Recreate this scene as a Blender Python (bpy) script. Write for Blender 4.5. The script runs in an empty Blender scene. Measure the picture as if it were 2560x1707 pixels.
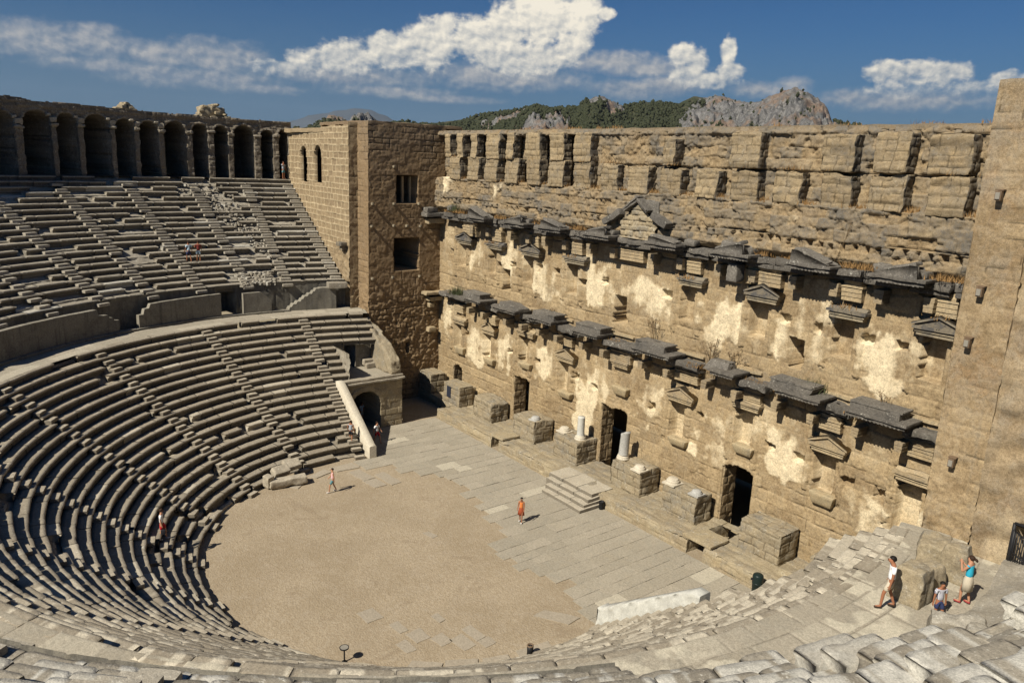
import bpy, bmesh, math, random
import numpy as np
from mathutils import Matrix, Vector
random.seed(7); rng = np.random.default_rng(7)
scn = bpy.context.scene
COL = scn.collection
rad = math.radians

# ------------------------------------------------------------------ noise
def _h(ix, iy, iz, s):
    n = (ix.astype(np.int64)*374761393 + iy.astype(np.int64)*668265263 + iz.astype(np.int64)*2147483647 + s*974634777) & 0xffffffff
    n = ((n ^ (n >> 13))*1274126177) & 0xffffffff
    n = ((n ^ (n >> 16))*2246822519) & 0xffffffff
    return ((n ^ (n >> 15)) & 0xffffff)/float(0xffffff)
_T = np.random.default_rng(1234).random((64, 64, 64)).astype(np.float32)*2-1
def vn(x, y, z=0.0, s=0):
    x = np.asarray(x, np.float32); y = np.asarray(y, np.float32); z = np.asarray(z, np.float32)
    ox, oy, oz = (s*37) % 61, (s*53) % 59, (s*29) % 57
    if z.ndim == 0:
        iz = math.floor(z); fz = float(z)-iz; fz = fz*fz*(3-2*fz)
        T2 = _T[:, :, (iz+oz) & 63]*(1-fz)+_T[:, :, (iz+1+oz) & 63]*fz
        x, y = np.broadcast_arrays(x, y)
        ix = np.floor(x).astype(np.int32); iy = np.floor(y).astype(np.int32); fx = x-ix; fy = y-iy
        fx = fx*fx*(3-2*fx); fy = fy*fy*(3-2*fy); ix = (ix+ox) & 63; iy = (iy+oy) & 63; jx = (ix+1) & 63; jy = (iy+1) & 63
        a = T2[ix, iy]; a = a+(T2[jx, iy]-a)*fx; b = T2[ix, jy]; b = b+(T2[jx, jy]-b)*fx
        return (a+(b-a)*fy).astype(float)
    x, y, z = np.broadcast_arrays(x, y, z)
    ix = np.floor(x).astype(np.int32); iy = np.floor(y).astype(np.int32); iz = np.floor(z).astype(np.int32); fx = x-ix; fy = y-iy; fz = z-iz
    fx = fx*fx*(3-2*fx); fy = fy*fy*(3-2*fy); fz = fz*fz*(3-2*fz)
    ix = (ix+ox) & 63; iy = (iy+oy) & 63; iz = (iz+oz) & 63; jx = (ix+1) & 63; jy = (iy+1) & 63; jz = (iz+1) & 63
    def sl(k):
        a = _T[ix, iy, k]; a = a+(_T[jx, iy, k]-a)*fx; b = _T[ix, jy, k]; b = b+(_T[jx, jy, k]-b)*fx; return a+(b-a)*fy
    a = sl(iz); return (a+(sl(jz)-a)*fz).astype(float)
def fbm(x, y, z=0.0, s=0, o=3):
    r = 0; a = .5; f = 1
    for i in range(o):
        r = r + a*vn(np.asarray(x)*f, np.asarray(y)*f, np.asarray(z)*f, s+i*17); a *= .5; f *= 2.03
    return r
def sst(a, b, x):
    t = np.clip((x-a)/(b-a), 0, 1); return t*t*(3-2*t)

# ------------------------------------------------------------------ mesh building
class MB:
    def __init__(s): s.v = []; s.q = []; s.t = []; s.a = []; s.n = 0
    def add(s, V, Q, A=(.5, 0, 0), tris=None):
        V = np.asarray(V, float).reshape(-1, 3)
        A = np.asarray(A, float)
        if A.ndim == 1: A = np.tile(A, (len(V), 1))
        s.v.append(V); s.a.append(A)
        if Q is not None and len(Q): s.q.append(np.asarray(Q, np.int64)+s.n)
        if tris is not None and len(tris): s.t.append(np.asarray(tris, np.int64)+s.n)
        s.n += len(V)
    def build(s, name, mat, parent=None, smooth=False):
        me = bpy.data.meshes.new(name)
        V = np.concatenate(s.v); A = np.concatenate(s.a)
        Q = np.concatenate(s.q) if s.q else np.zeros((0, 4), np.int64)
        T = np.concatenate(s.t) if s.t else np.zeros((0, 3), np.int64)
        nl = Q.size+T.size
        me.vertices.add(len(V)); me.vertices.foreach_set('co', V.ravel())
        me.loops.add(nl); me.loops.foreach_set('vertex_index', np.concatenate([Q.ravel(), T.ravel()]).astype(np.int32))
        me.polygons.add(len(Q)+len(T))
        st = np.concatenate([np.arange(len(Q))*4, Q.size+np.arange(len(T))*3]).astype(np.int32)
        me.polygons.foreach_set('loop_start', st)
        if smooth: me.polygons.foreach_set('use_smooth', np.ones(len(st), bool))
        me.update(calc_edges=True); me.validate()
        at = me.color_attributes.new('A', 'FLOAT_COLOR', 'POINT')
        c = np.ones((len(V), 4), np.float32); c[:, :3] = A
        at.data.foreach_set('color', c.ravel())
        o = bpy.data.objects.new(name, me); COL.objects.link(o)
        if mat: me.materials.append(mat)
        if parent: o.parent = parent
        return o
def gridq(nv, nu, keep=None):
    i = np.arange(nv*nu).reshape(nv, nu)
    q = np.stack([i[:-1, :-1], i[:-1, 1:], i[1:, 1:], i[1:, :-1]], -1)
    if keep is not None: q = q[keep]
    return q.reshape(-1, 4)
def sheet(mb, pf, u0, u1, v0, v1, res, fn):
    nu = max(2, int(round((u1-u0)/res))+1); nv = max(2, int(round((v1-v0)/res))+1)
    U, V = np.meshgrid(np.linspace(u0, u1, nu), np.linspace(v0, v1, nv))
    r = fn(U, V); D, A = r[0], r[1]
    keep = None
    if len(r) > 2:
        k = r[2]; keep = k[:-1, :-1] & k[1:, :-1] & k[:-1, 1:] & k[1:, 1:]
    P = pf(U, V, D)
    mb.add(P.reshape(-1, 3), gridq(nv, nu, keep), A.reshape(-1, 3))
def plane_pf(O, ud, nd):
    O = np.array(O, float); ud = np.array(ud, float); nd = np.array(nd, float)
    return lambda U, V, D: O+U[..., None]*ud+V[..., None]*np.array([0, 0, 1.])+D[..., None]*nd
def polar_pf(R):
    return lambda U, V, D: np.stack([(R-D)*np.cos(U/R), (R-D)*np.sin(U/R), V], -1)
def A3(U, r=.5, g=0., b=0.):
    return np.stack([np.broadcast_to(r, U.shape), np.broadcast_to(g, U.shape), np.broadcast_to(b, U.shape)], -1).astype(float)
def ashlar(U, V, hmin, hmax, lmin, lmax, s, warp=.05):
    r = np.random.default_rng(s)
    u = U+warp*fbm(U*1.3, V*1.3, 3.1, s, 2); v = V+warp*fbm(U*1.1+9, V*1.1, 7.7, s, 2)
    v0, v1 = v.min()-1, v.max()+1
    e = [v0]
    while e[-1] < v1: e.append(e[-1]+r.uniform(hmin, hmax))
    e = np.array(e); ci = np.clip(np.searchsorted(e, v)-1, 0, len(e)-2)
    dh = np.minimum(v-e[ci], e[ci+1]-v)
    u0, u1 = u.min()-1, u.max()+1
    rnd = np.zeros_like(u); dv = np.zeros_like(u)
    for c in np.unique(ci):
        b = [u0-r.uniform(0, lmax)]
        while b[-1] < u1+.1: b.append(b[-1]+r.uniform(lmin, lmax))
        b = np.array(b); m = ci == c; uu = u[m]
        k = np.clip(np.searchsorted(b, uu)-1, 0, len(b)-2)
        dv[m] = np.minimum(uu-b[k], b[k+1]-uu); rnd[m] = r.random(len(b))[k]
    return rnd, dh, dv
def box_sdf(U, V, x0, x1, z0, z1):
    return np.maximum(np.maximum(x0-U, U-x1), np.maximum(z0-V, V-z1))
def rbox(mb, c, size, res=.2, r=.03, amp=.02, rz=0., s=0, A=(.5, 0, 0), warp=None, ns=1.5, tilt=None, blocks=None, Atop=None, Aside=None):
    c = np.array(c, float); h = np.array(size, float)/2
    r = min(r, h.min()*.95)
    A = np.asarray(A, float)
    for ax in range(3):
        b, d = [k for k in range(3) if k != ax]
        nb = max(2, int(2*h[b]/res)+2); nd = max(2, int(2*h[d]/res)+2)
        for sg in (-1, 1):
            X, Y = np.meshgrid(np.linspace(-h[b], h[b], nb), np.linspace(-h[d], h[d], nd))
            P = np.zeros(X.shape+(3,)); P[..., b] = X; P[..., d] = Y; P[..., ax] = sg*h[ax]
            q = np.clip(P, -h+r, h-r); dd = P-q; L = np.linalg.norm(dd, axis=-1, keepdims=True)
            P = q+dd/np.maximum(L, 1e-6)*r
            if amp > 0:
                W = P+c
                nz = np.stack([fbm(W[..., 0]*ns, W[..., 1]*ns, W[..., 2]*ns, s+k*5, 3 if amp > .025 else 2) for k in range(3)], -1)
                P = P+nz*amp*2
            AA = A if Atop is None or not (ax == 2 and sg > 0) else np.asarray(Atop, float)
            if Aside is not None and ax == 0: AA = np.asarray(Aside, float)
            if blocks:
                W = P+c; uu = W[..., 1] if ax == 0 else W[..., 0]; vv = W[..., 1] if ax == 2 else W[..., 2]
                rn, d1, d2 = ashlar(uu, vv, blocks[0]*.75, blocks[0]*1.2, blocks[1]*.6, blocks[1]*1.4, s+ax, .06); rg = fbm(W[..., 0]*3, W[..., 1]*3, W[..., 2]*3, s, 3)
                jj = 1-sst(.01, .05, np.minimum(d1, d2)+.03*rg); P = P.copy(); P[..., ax] -= sg*(.05*jj+.04*(rn-.5))
                AA = np.stack([np.clip(AA[0]+.5*(rn-.5)+.4*rg, 0, 1), np.where(jj > .3, -.7*jj, AA[1]*np.ones_like(rn)), np.clip(AA[2]+.5*rg+.35*(rn-.5), 0, 1)], -1).reshape(-1, 3)
            if warp: P = warp(P, h)
            if tilt is not None: P = P@tilt.T
            cz, sz = math.cos(rz), math.sin(rz)
            P = np.stack([P[..., 0]*cz-P[..., 1]*sz, P[..., 0]*sz+P[..., 1]*cz, P[..., 2]], -1)+c
            mb.add(P.reshape(-1, 3), gridq(*X.shape), AA)
def prism(mb, poly, y0, y1, A=(.5, 0, 0), axis='y'):
    """polygon in (x,z) extruded along y (counter clockwise), fan capped"""
    n = len(poly); P = []
    for y in (y0, y1):
        for a, b in poly: P.append((a, y, b) if axis == 'y' else (y, a, b))
    q = [(i, (i+1) % n, n+(i+1) % n, n+i) for i in range(n)]
    t = [(0, i, i+1) for i in range(1, n-1)]+[(n, n+i+1, n+i) for i in range(1, n-1)]
    mb.add(P, q, A, t)
def lathe(mb, c, prof, n=20, A=(.5, 0, 0)):
    P = []; c = np.array(c, float)
    for r, z in prof:
        for k in range(n): P.append((c[0]+r*math.cos(2*math.pi*k/n), c[1]+r*math.sin(2*math.pi*k/n), c[2]+z))
    q = [(i*n+k, i*n+(k+1) % n, (i+1)*n+(k+1) % n, (i+1)*n+k) for i in range(len(prof)-1) for k in range(n)]
    mb.add(P, q, A)
def tube(mb, p0, p1, r0, r1=None, n=8, A=(.5, 0, 0)):
    r1 = r0 if r1 is None else r1
    p0 = np.array(p0, float); p1 = np.array(p1, float); d = p1-p0; d /= np.linalg.norm(d)
    a = np.cross(d, [0, 0, 1.] if abs(d[2]) < .9 else [1., 0, 0]); a /= np.linalg.norm(a); b = np.cross(d, a)
    P = [p+(a*math.cos(t)+b*math.sin(t))*r for p, r in ((p0, r0), (p1, r1)) for t in np.linspace(0, 2*math.pi, n, endpoint=False)]
    q = [(k, (k+1) % n, n+(k+1) % n, n+k) for k in range(n)]
    t = [(0, k+1, k) for k in range(1, n-1)]+[(n, n+k, n+k+1) for k in range(1, n-1)]
    mb.add(P, q, A, t)
def thing(name, label, cat, loc=(0, 0, 0), group=None):
    o = bpy.data.objects.new(name, None); o.empty_display_size = .3; COL.objects.link(o)
    o['label'] = label; o['category'] = cat
    if group: o['group'] = group
    return o
def tag(o, label, cat, group=None):
    o['label'] = label; o['category'] = cat
    if group: o['group'] = group
    return o
def struct(o, kind='structure'):
    o['kind'] = kind; return o
def put(root, meshpart):
    meshpart.parent = root; return meshpart

# ------------------------------------------------------------------ materials
class NT:
    def __init__(s, tree): s.t = tree; s.n = tree.nodes; s.l = tree.links
    def new(s, ty, **k):
        n = s.n.new(ty)
        for a, b in k.items(): setattr(n, a, b)
        return n
    def link(s, a, b): s.l.new(a, b)
    def sock(s, inp, v):
        if isinstance(v, bpy.types.NodeSocket): s.l.new(v, inp)
        else: inp.default_value = v
    def m(s, op, a, b=0., c=None, clamp=False):
        n = s.new('ShaderNodeMath', operation=op, use_clamp=clamp)
        s.sock(n.inputs[0], a); s.sock(n.inputs[1], b)
        if c is not None: s.sock(n.inputs[2], c)
        return n.outputs[0]
    def mix(s, f, a, b, mode='MIX'):
        n = s.new('ShaderNodeMix', data_type='RGBA', blend_type=mode, clamp_factor=True)
        s.sock(n.inputs[0], f); s.sock(n.inputs[6], a if not isinstance(a, tuple) else (*a[:3], 1)); s.sock(n.inputs[7], b if not isinstance(b, tuple) else (*b[:3], 1))
        return n.outputs[2]
    def noise(s, vec, scale, detail=4., rough=.6, dist=0.):
        n = s.new('ShaderNodeTexNoise'); s.link(vec, n.inputs['Vector'])
        n.inputs['Scale'].default_value = scale; n.inputs['Detail'].default_value = detail
        n.inputs['Roughness'].default_value = rough; n.inputs['Distortion'].default_value = dist
        return n.outputs['Fac']
    def mr(s, x, a, b, c=0., d=1.):
        n = s.new('ShaderNodeMapRange', interpolation_type='SMOOTHSTEP'); s.sock(n.inputs[0], x)
        n.inputs[1].default_value = a; n.inputs[2].default_value = b; n.inputs[3].default_value = c; n.inputs[4].default_value = d
        return n.outputs[0]
def newmat(name):
    m = bpy.data.materials.new(name); m.use_nodes = True
    t = NT(m.node_tree); b = t.n['Principled BSDF']; b.inputs['Roughness'].default_value = .9
    b.inputs['Specular IOR Level'].default_value = .2
    return m, t, b
def stone(name, c1, c2, grey=(.2, .19, .17), alt=(.7, .58, .36), third=(.5, .4, .25), gw=.35, white=0., speck=.25, sc=1., streak=0., bump=.5, dark=0.):
    """A.R block tone, A.G second finish (plaster), A.B weathering, mortar or painted shade"""
    m, t, b = newmat(name)
    co = t.new('ShaderNodeTexCoord').outputs['Object']
    at = t.new('ShaderNodeAttribute', attribute_name='A'); sp = t.new('ShaderNodeSeparateColor'); t.link(at.outputs['Color'], sp.inputs[0])
    R, G, B = sp.outputs
    big = t.noise(co, .45*sc, 5, .65); mid = t.noise(co, 2.1*sc, 6, .7, .4); fine = t.noise(co, 9*sc, 5, .75); tiny = t.noise(co, 30*sc, 3, .7)
    f = t.m('ADD', t.m('MULTIPLY', R, .55), t.mr(mid, .3, .7, 0, .45))
    c = t.mix(f, c1, c2)
    # iron stains / lighter faces
    c = t.mix(t.mr(big, .5, .72, 0, .35), c, third)
    # grey lichen film, with A.B weathering and painted shade
    g = t.m('MULTIPLY', t.mr(t.m('ADD', t.m('MULTIPLY', mid, .6), t.m('MULTIPLY', big, .5)), .5, .68), gw)
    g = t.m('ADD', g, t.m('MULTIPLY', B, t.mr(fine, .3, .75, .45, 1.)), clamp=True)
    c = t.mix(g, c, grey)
    # second finish
    pl = t.mix(t.mr(mid, .3, .75), alt, tuple(x*.72 for x in alt))
    pl = t.mix(t.mr(fine, .55, .8, 0, .5), pl, c1)
    c = t.mix(t.mr(t.m('ADD', G, t.m('MULTIPLY', t.m('SUBTRACT', mid, .5), .7)), .12, .85), c, pl)
    c = t.mix(t.mr(t.m('MULTIPLY', G, -1.), .15, .9, 0, .8), c, (.045, .035, .022))
    if streak:
        mp = t.new('ShaderNodeMapping'); t.link(co, mp.inputs[0]); mp.inputs['Scale'].default_value = (3, 3, .25)
        c = t.mix(t.mr(t.noise(mp.outputs[0], 1., 4, .6), .5, .72, 0, streak), c, grey)
    if dark:
        c = t.mix(t.mr(fine, .6, .8, 0, dark), c, (.015, .014, .013))
    if white:
        c = t.mix(t.mr(t.m('ADD', t.m('MULTIPLY', fine, .7), t.m('MULTIPLY', mid, .4)), .62, .72, 0, white), c, (.62, .6, .52))
    k = t.m('ADD', 1-speck*1.25, t.m('MULTIPLY', t.m('ADD', t.mr(fine, .25, .75, 0, 1.15), t.mr(tiny, .25, .75, 0, 1.15)), speck*1.1))
    n = t.new('ShaderNodeMix', data_type='RGBA', blend_type='MULTIPLY'); n.inputs[0].default_value = 1
    t.link(c, n.inputs[6]); cb = t.new('ShaderNodeCombineColor')
    for i in range(3): t.link(k, cb.inputs[i])
    t.link(cb.outputs[0], n.inputs[7]); t.link(n.outputs[2], b.inputs['Base Color'])
    if bump:
        bp = t.new('ShaderNodeBump'); bp.inputs['Strength'].default_value = bump; bp.inputs['Distance'].default_value = .06
        t.link(t.m('ADD', t.m('MULTIPLY', fine, .7), t.m('MULTIPLY', tiny, .35)), bp.inputs['Height']); t.link(bp.outputs[0], b.inputs['Normal'])
    return m
def plain(name, c, rough=.7, var=.15, metal=0., sc=8.):
    m, t, b = newmat(name)
    co = t.new('ShaderNodeTexCoord').outputs['Object']
    t.link(t.mix(t.noise(co, sc, 4, .6), tuple(x*(1-var) for x in c), tuple(min(1, x*(1+var)) for x in c)), b.inputs['Base Color'])
    b.inputs['Roughness'].default_value = rough; b.inputs['Metallic'].default_value = metal
    return m
M = {}
M['wall'] = stone('stage wall stone', (.205, .145, .08), (.455, .345, .20), grey=(.13, .116, .096), alt=(.73, .61, .41), third=(.44, .31, .155), gw=.34, speck=.5, dark=.35)
M['roofzone'] = stone('roof zone masonry', (.25, .185, .105), (.45, .345, .20), grey=(.11, .10, .085), alt=(.6, .5, .33), third=(.42, .295, .145), gw=.34, white=.2, speck=.45)
M['tower'] = stone('tower stone', (.18, .122, .067), (.30, .21, .118), grey=(.15, .125, .10), alt=(.6, .48, .3), third=(.29, .195, .10), gw=.25, speck=.4)
M['plastertower'] = stone('plastered tower stone', (.185, .128, .068), (.40, .30, .175), grey=(.22, .19, .145), alt=(.46, .365, .235), third=(.40, .235, .11), gw=.5, speck=.45, streak=.35)
M['mortar'] = stone('pointed ashlar', (.21, .155, .095), (.33, .25, .15), grey=(.50, .41, .265), alt=(.5, .42, .3), third=(.27, .2, .115), gw=.0, speck=.3)
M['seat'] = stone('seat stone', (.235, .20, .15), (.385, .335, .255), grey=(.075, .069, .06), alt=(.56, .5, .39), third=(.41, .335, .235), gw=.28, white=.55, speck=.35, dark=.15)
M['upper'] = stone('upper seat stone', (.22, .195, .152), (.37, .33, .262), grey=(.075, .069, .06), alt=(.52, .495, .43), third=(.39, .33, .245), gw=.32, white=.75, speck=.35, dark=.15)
M['podium'] = stone('podium stone', (.26, .205, .13), (.40, .33, .21), grey=(.20, .18, .145), alt=(.6, .5, .34), third=(.40, .29, .155), gw=.6, white=.35, speck=.4, dark=.2)
M['greyslab'] = stone('stained grey slab', (.17, .155, .125), (.27, .25, .205), grey=(.085, .08, .07), alt=(.45, .4, .3), third=(.22, .19, .14), gw=.6, white=.15, speck=.35, streak=.75)
M['dark'] = stone('dark weathered marble', (.092, .082, .070), (.20, .182, .155), grey=(.048, .044, .039), alt=(.5, .47, .4), third=(.13, .125, .12), gw=.5, white=.5, speck=.55, streak=.45)
M['carved'] = stone('carved limestone', (.30, .225, .13), (.48, .38, .235), grey=(.13, .115, .095), alt=(.6, .5, .3), third=(.45, .31, .15), gw=.45, speck=.4, streak=.5)
M['hood'] = stone('niche hood stone', (.20, .165, .115), (.36, .30, .20), grey=(.09, .085, .08), alt=(.6, .5, .3), third=(.42, .32, .18), gw=.8, speck=.3, streak=.4)
M['marble'] = stone('white marble', (.42, .42, .385), (.60, .585, .52), grey=(.30, .305, .30), alt=(.7, .66, .5), third=(.62, .57, .43), gw=.5, speck=.2)
M['slab'] = stone('paving stone', (.285, .25, .19), (.385, .34, .265), grey=(.245, .225, .18), alt=(.54, .49, .38), third=(.44, .365, .255), gw=.5, speck=.35, bump=.3)
M['ring'] = stone('gallery rubble stone', (.13, .105, .075), (.26, .215, .155), grey=(.12, .11, .095), alt=(.6, .55, .45), third=(.30, .225, .13), gw=.45, white=.3, speck=.5)
M['pale'] = stone('pale limestone', (.48, .43, .34), (.62, .56, .44), grey=(.3, .27, .22), alt=(.6, .5, .4), third=(.5, .42, .3), gw=.3, speck=.3)
M['granite'] = stone('grey granite', (.33, .32, .30), (.45, .44, .40), grey=(.28, .28, .27), alt=(.5, .5, .5), third=(.4, .38, .34), gw=.3, speck=.5, sc=2)
def gravel():
    m, t, b = newmat('gravel')
    co = t.new('ShaderNodeTexCoord').outputs['Object']
    big = t.noise(co, .22, 4, .6); mid = t.noise(co, 1.1, 5, .65); fine = t.noise(co, 14, 3, .8); vo = t.new('ShaderNodeTexVoronoi'); t.link(co, vo.inputs[0]); vo.inputs['Scale'].default_value = 11
    c = t.mix(t.mr(big, .35, .65), (.31, .25, .172), (.385, .317, .225))
    c = t.mix(t.mr(mid, .45, .7, 0, .6), c, (.375, .315, .235)); grn = t.noise(co, 5., 4, .8); c = t.mix(t.mr(grn, .35, .65, .55, 0.), c, (.24, .18, .11)); c = t.mix(t.mr(grn, .6, .75, 0, .5), c, (.43, .36, .26))
    c = t.mix(t.mr(fine, .55, .75, 0, .5), c, (.25, .19, .125)); pt = t.noise(co, .45, 6, .75, .8); c = t.mix(t.mr(pt, .56, .66, 0, .5), c, (.235, .18, .12)); c = t.mix(t.mr(pt, .30, .42, .45, 0.), c, (.40, .34, .255))
    c = t.mix(t.mr(vo.outputs['Distance'], .12, .2, .7, 0.), c, t.mix(vo.outputs['Color'], (.25, .2, .15), (.55, .5, .4)))
    t.link(c, b.inputs['Base Color'])
    bp = t.new('ShaderNodeBump'); bp.inputs['Strength'].default_value = .5; bp.inputs['Distance'].default_value = .04
    t.link(t.m('ADD', fine, vo.outputs['Distance']), bp.inputs['Height']); t.link(bp.outputs[0], b.inputs['Normal'])
    return m
M['gravel'] = gravel()
M['earth'] = plain('dry earth', (.33, .27, .17), .95, .3, sc=.2)
M['drygrass'] = plain('dry grass', (.27, .16, .065), .9, .45, sc=3)
M['greenweed'] = plain('green weed', (.075, .085, .04), .9, .4, sc=3)
M['weedstalk'] = plain('dry weed stalk', (.19, .13, .07), .9, .3)
M['iron'] = plain('black iron', (.02, .02, .022), .5, .3)
M['bin'] = plain('dark green plastic', (.012, .022, .02), .4, .2)
M['binblack'] = plain('black plastic', (.015, .015, .016), .5, .2)
M['lantern'] = plain('brown lamp metal', (.16, .11, .07), .5, .3)
M['glassy'] = plain('lamp lens', (.26, .24, .20), .35, .1)
M['void'] = plain('plaque bronze', (.03, .034, .05), .5, .2)

# ------------------------------------------------------------------ camera, sun
CAM = np.array([35.99858, -22.13163, 21.98278]); yaw, pit, rol = 2.4875382, .2317179, .0402836
f_ = np.array([math.cos(yaw)*math.cos(pit), math.sin(yaw)*math.cos(pit), -math.sin(pit)])
r_ = np.array([math.sin(yaw), -math.cos(yaw), 0]); u_ = np.cross(r_, f_)
r2 = math.cos(rol)*r_+math.sin(rol)*u_; u2 = -math.sin(rol)*r_+math.cos(rol)*u_
cd = bpy.data.cameras.new('Camera'); cam = bpy.data.objects.new('Camera', cd); COL.objects.link(cam)
mw = Matrix.Identity(4)
for i in range(3):
    mw[i][0] = r2[i]; mw[i][1] = u2[i]; mw[i][2] = -f_[i]; mw[i][3] = CAM[i]
cam.matrix_world = mw
cd.sensor_fit = 'HORIZONTAL'; cd.sensor_width = 36; cd.lens = 36*1899.4989/2560
cd.clip_start = .2; cd.clip_end = 40000
scn.camera = cam
SUN_EL = rad(45); sh = np.array([-.13, .99]); sh /= np.linalg.norm(sh)
to_sun = Vector((-sh[0]*math.cos(SUN_EL), -sh[1]*math.cos(SUN_EL), math.sin(SUN_EL)))
sl = bpy.data.lights.new('Sun', 'SUN'); sl.energy = 5.0; sl.angle = rad(.53); sl.color = (1, .93, .80)
so = bpy.data.objects.new('Sun', sl); COL.objects.link(so); so.rotation_euler = to_sun.to_track_quat('Z', 'Y').to_euler(); so.location = (0, -60, 80)

# ------------------------------------------------------------------ sky with clouds
def world():
    w = bpy.data.worlds.new('World'); scn.world = w; w.use_nodes = True
    t = NT(w.node_tree); bg = t.n['Background']
    sky = t.new('ShaderNodeTexSky', sky_type='NISHITA'); sky.sun_disc = False
    sky.sun_elevation = SUN_EL; sky.sun_rotation = math.atan2(to_sun.x, to_sun.y); sky.altitude = 50; sky.air_density = 1.0; sky.dust_density = .6; sky.ozone_density = 3.
    co = t.new('ShaderNodeTexCoord').outputs['Generated']
    s = t.new('ShaderNodeSeparateXYZ'); t.link(co, s.inputs[0])
    az = t.m('MULTIPLY', t.m('ARCTAN2', s.outputs[1], s.outputs[0]), 180/math.pi)
    el = t.m('MULTIPLY', t.m('ARCSINE', s.outputs[2]), 180/math.pi)
    cv = t.new('ShaderNodeCombineXYZ'); t.link(t.m('MULTIPLY', az, 1.), cv.inputs[0]); t.link(t.m('MULTIPLY', el, 1.25), cv.inputs[1])
    n1 = t.noise(cv.outputs[0], .5, 4, .5); n2 = t.noise(cv.outputs[0], 1.5, 5, .55, .2)
    def field(L):
        acc = None
        for a, e, ra, re in L:
            d1 = t.m('MULTIPLY', t.m('SUBTRACT', az, a), 1/ra); d2 = t.m('MULTIPLY', t.m('SUBTRACT', el, e), 1/re)
            q = t.m('SQRT', t.m('MULTIPLY_ADD', d1, d1, t.m('MULTIPLY', d2, d2)))
            v = t.m('SUBTRACT', 1., q)
            acc = v if acc is None else t.m('SMOOTH_MAX', acc, v, .18)
        return acc
    big = [(159.5, 5.6, 1.8, .5), (157.3, 6.2, 1.8, .85), (154.8, 6.6, 2.2, 1.1), (151.8, 7.1, 2.3, 1.3), (149.2, 7.8, 1.9, 1.6), (148.2, 9., .95, .8), (146, 8.3, 1.8, 1.4),
           (143.8, 8.9, 1.6, 1.7), (141.2, 9.9, 2.4, 2.0), (138.9, 10.0, 1.9, 1.5), (143, 7.1, 3.2, 1.1), (136.9, 10.2, .7, .45), (139, 8.2, 1.3, 1.0), (139.7, 7.3, 1.2, .6),
           (131.4, 7.7, .95, .8), (130.4, 7.2, .8, .9), (131, 6.4, 1.2, .7), (128.3, 7.9, .55, .95), (128.0, 6.6, .9, .6), (129.3, 6.0, 2., .5),
           (118.1, 6.5, 1.4, .8), (116.7, 6.4, 1.5, .9), (114.6, 6.4, 1.3, .7), (113.3, 5.5, 1.1, .6), (117, 5.5, 2.6, .5), (111.5, 5.8, 1.1, .7)]
    soft = [(136, 7.1, 3.2, .6), (133.8, 6.7, 3, .5), (134.5, 5.3, 2.6, .55), (132, 5.7, 2., .6), (126, 5.5, 1.8, .45), (123.9, 5.7, 1., .5), (120.5, 5.0, 1.4, .45), (174, 6.1, 2.8, .85), (170.4, 6.3, 1.8, .8),
            (167, 5.9, 1.9, .65), (163.5, 6., 2.6, .85), (170, 4.9, 3.2, .4), (178, 6.2, 3, .8), (152, 4.5, 4, .35), (160, 4.2, 2, .3), (144, 5.9, 5, .8), (155, 5.4, 5, .6), (117, 4.8, 5, .5), (165, 4.6, 5, .6), (148, 4.2, 3, .25)]
    fb = field(big); fs = field(soft)
    nn = t.m('SUBTRACT', t.m('ADD', t.m('MULTIPLY', n1, .5), t.m('MULTIPLY', n2, .5)), .5)
    db = t.m('ADD', fb, t.m('MULTIPLY', nn, 1.7)); ds = t.m('ADD', fs, t.m('MULTIPLY', nn, 1.9))
    ab = t.m('MULTIPLY', t.mr(db, -.24, .28), t.mr(t.m('ADD', el, t.m('MULTIPLY', nn, 5.)), 4.9, 6.6, .25, 1.)); as_ = t.mr(ds, -.65, .75, 0, .85)
    # sunlit billows
    cv2 = t.new('ShaderNodeCombineXYZ'); t.link(t.m('ADD', az, .22), cv2.inputs[0]); t.link(t.m('MULTIPLY', t.m('ADD', el, .25), 1.25), cv2.inputs[1])
    n1b = t.noise(cv2.outputs[0], .5, 4, .5); n2b = t.noise(cv2.outputs[0], 1.5, 5, .55, .2)
    rel = t.m('ADD', t.m('MULTIPLY', t.m('SUBTRACT', n1, n1b), 2.6), t.m('MULTIPLY', t.m('SUBTRACT', n2, n2b), 1.0))
    li = t.m('ADD', t.m('ADD', .56, t.m('MULTIPLY', rel, .85)), t.m('MULTIPLY', t.m('SUBTRACT', el, 7.2), .13), clamp=True)
    cc = t.mix(li, (.20, .27, .36), (.95, .88, .74))
    csoft = t.mix(li, (.19, .25, .33), (.62, .58, .53))
    base = t.new('ShaderNodeMix', data_type='RGBA', blend_type='MULTIPLY'); base.inputs[0].default_value = 1
    t.link(sky.outputs[0], base.inputs[6]); base.inputs[7].default_value = (SKYT[0], SKYT[1], SKYT[2], 1)
    hz = t.mr(el, 0., 11., .85, 0.)
    c = t.mix(hz, base.outputs[2], tuple(x/SKYS for x in (.075, .135, .21)))
    def up(col):
        n = t.new('ShaderNodeMix', data_type='RGBA', blend_type='MULTIPLY'); n.inputs[0].default_value = 1
        t.link(col, n.inputs[6]); n.inputs[7].default_value = (1/SKYS*CLB, 1/SKYS*CLB, 1/SKYS*CLB, 1); return n.outputs[2]
    c = t.mix(as_, c, up(csoft)); c = t.mix(ab, c, up(cc))
    t.link(c, bg.inputs[0]); bg.inputs[1].default_value = SKYS
SKYS = .05; SKYT = (.24, .50, .78); CLB = .78
world()
scn.view_settings.view_transform = 'Standard'; scn.view_settings.look = 'None'; scn.view_settings.exposure = .35; scn.view_settings.gamma = 1
scn.cycles.max_bounces = 4; scn.cycles.diffuse_bounces = 1; scn.cycles.glossy_bounces = 1; scn.cycles.use_denoising = True

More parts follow.
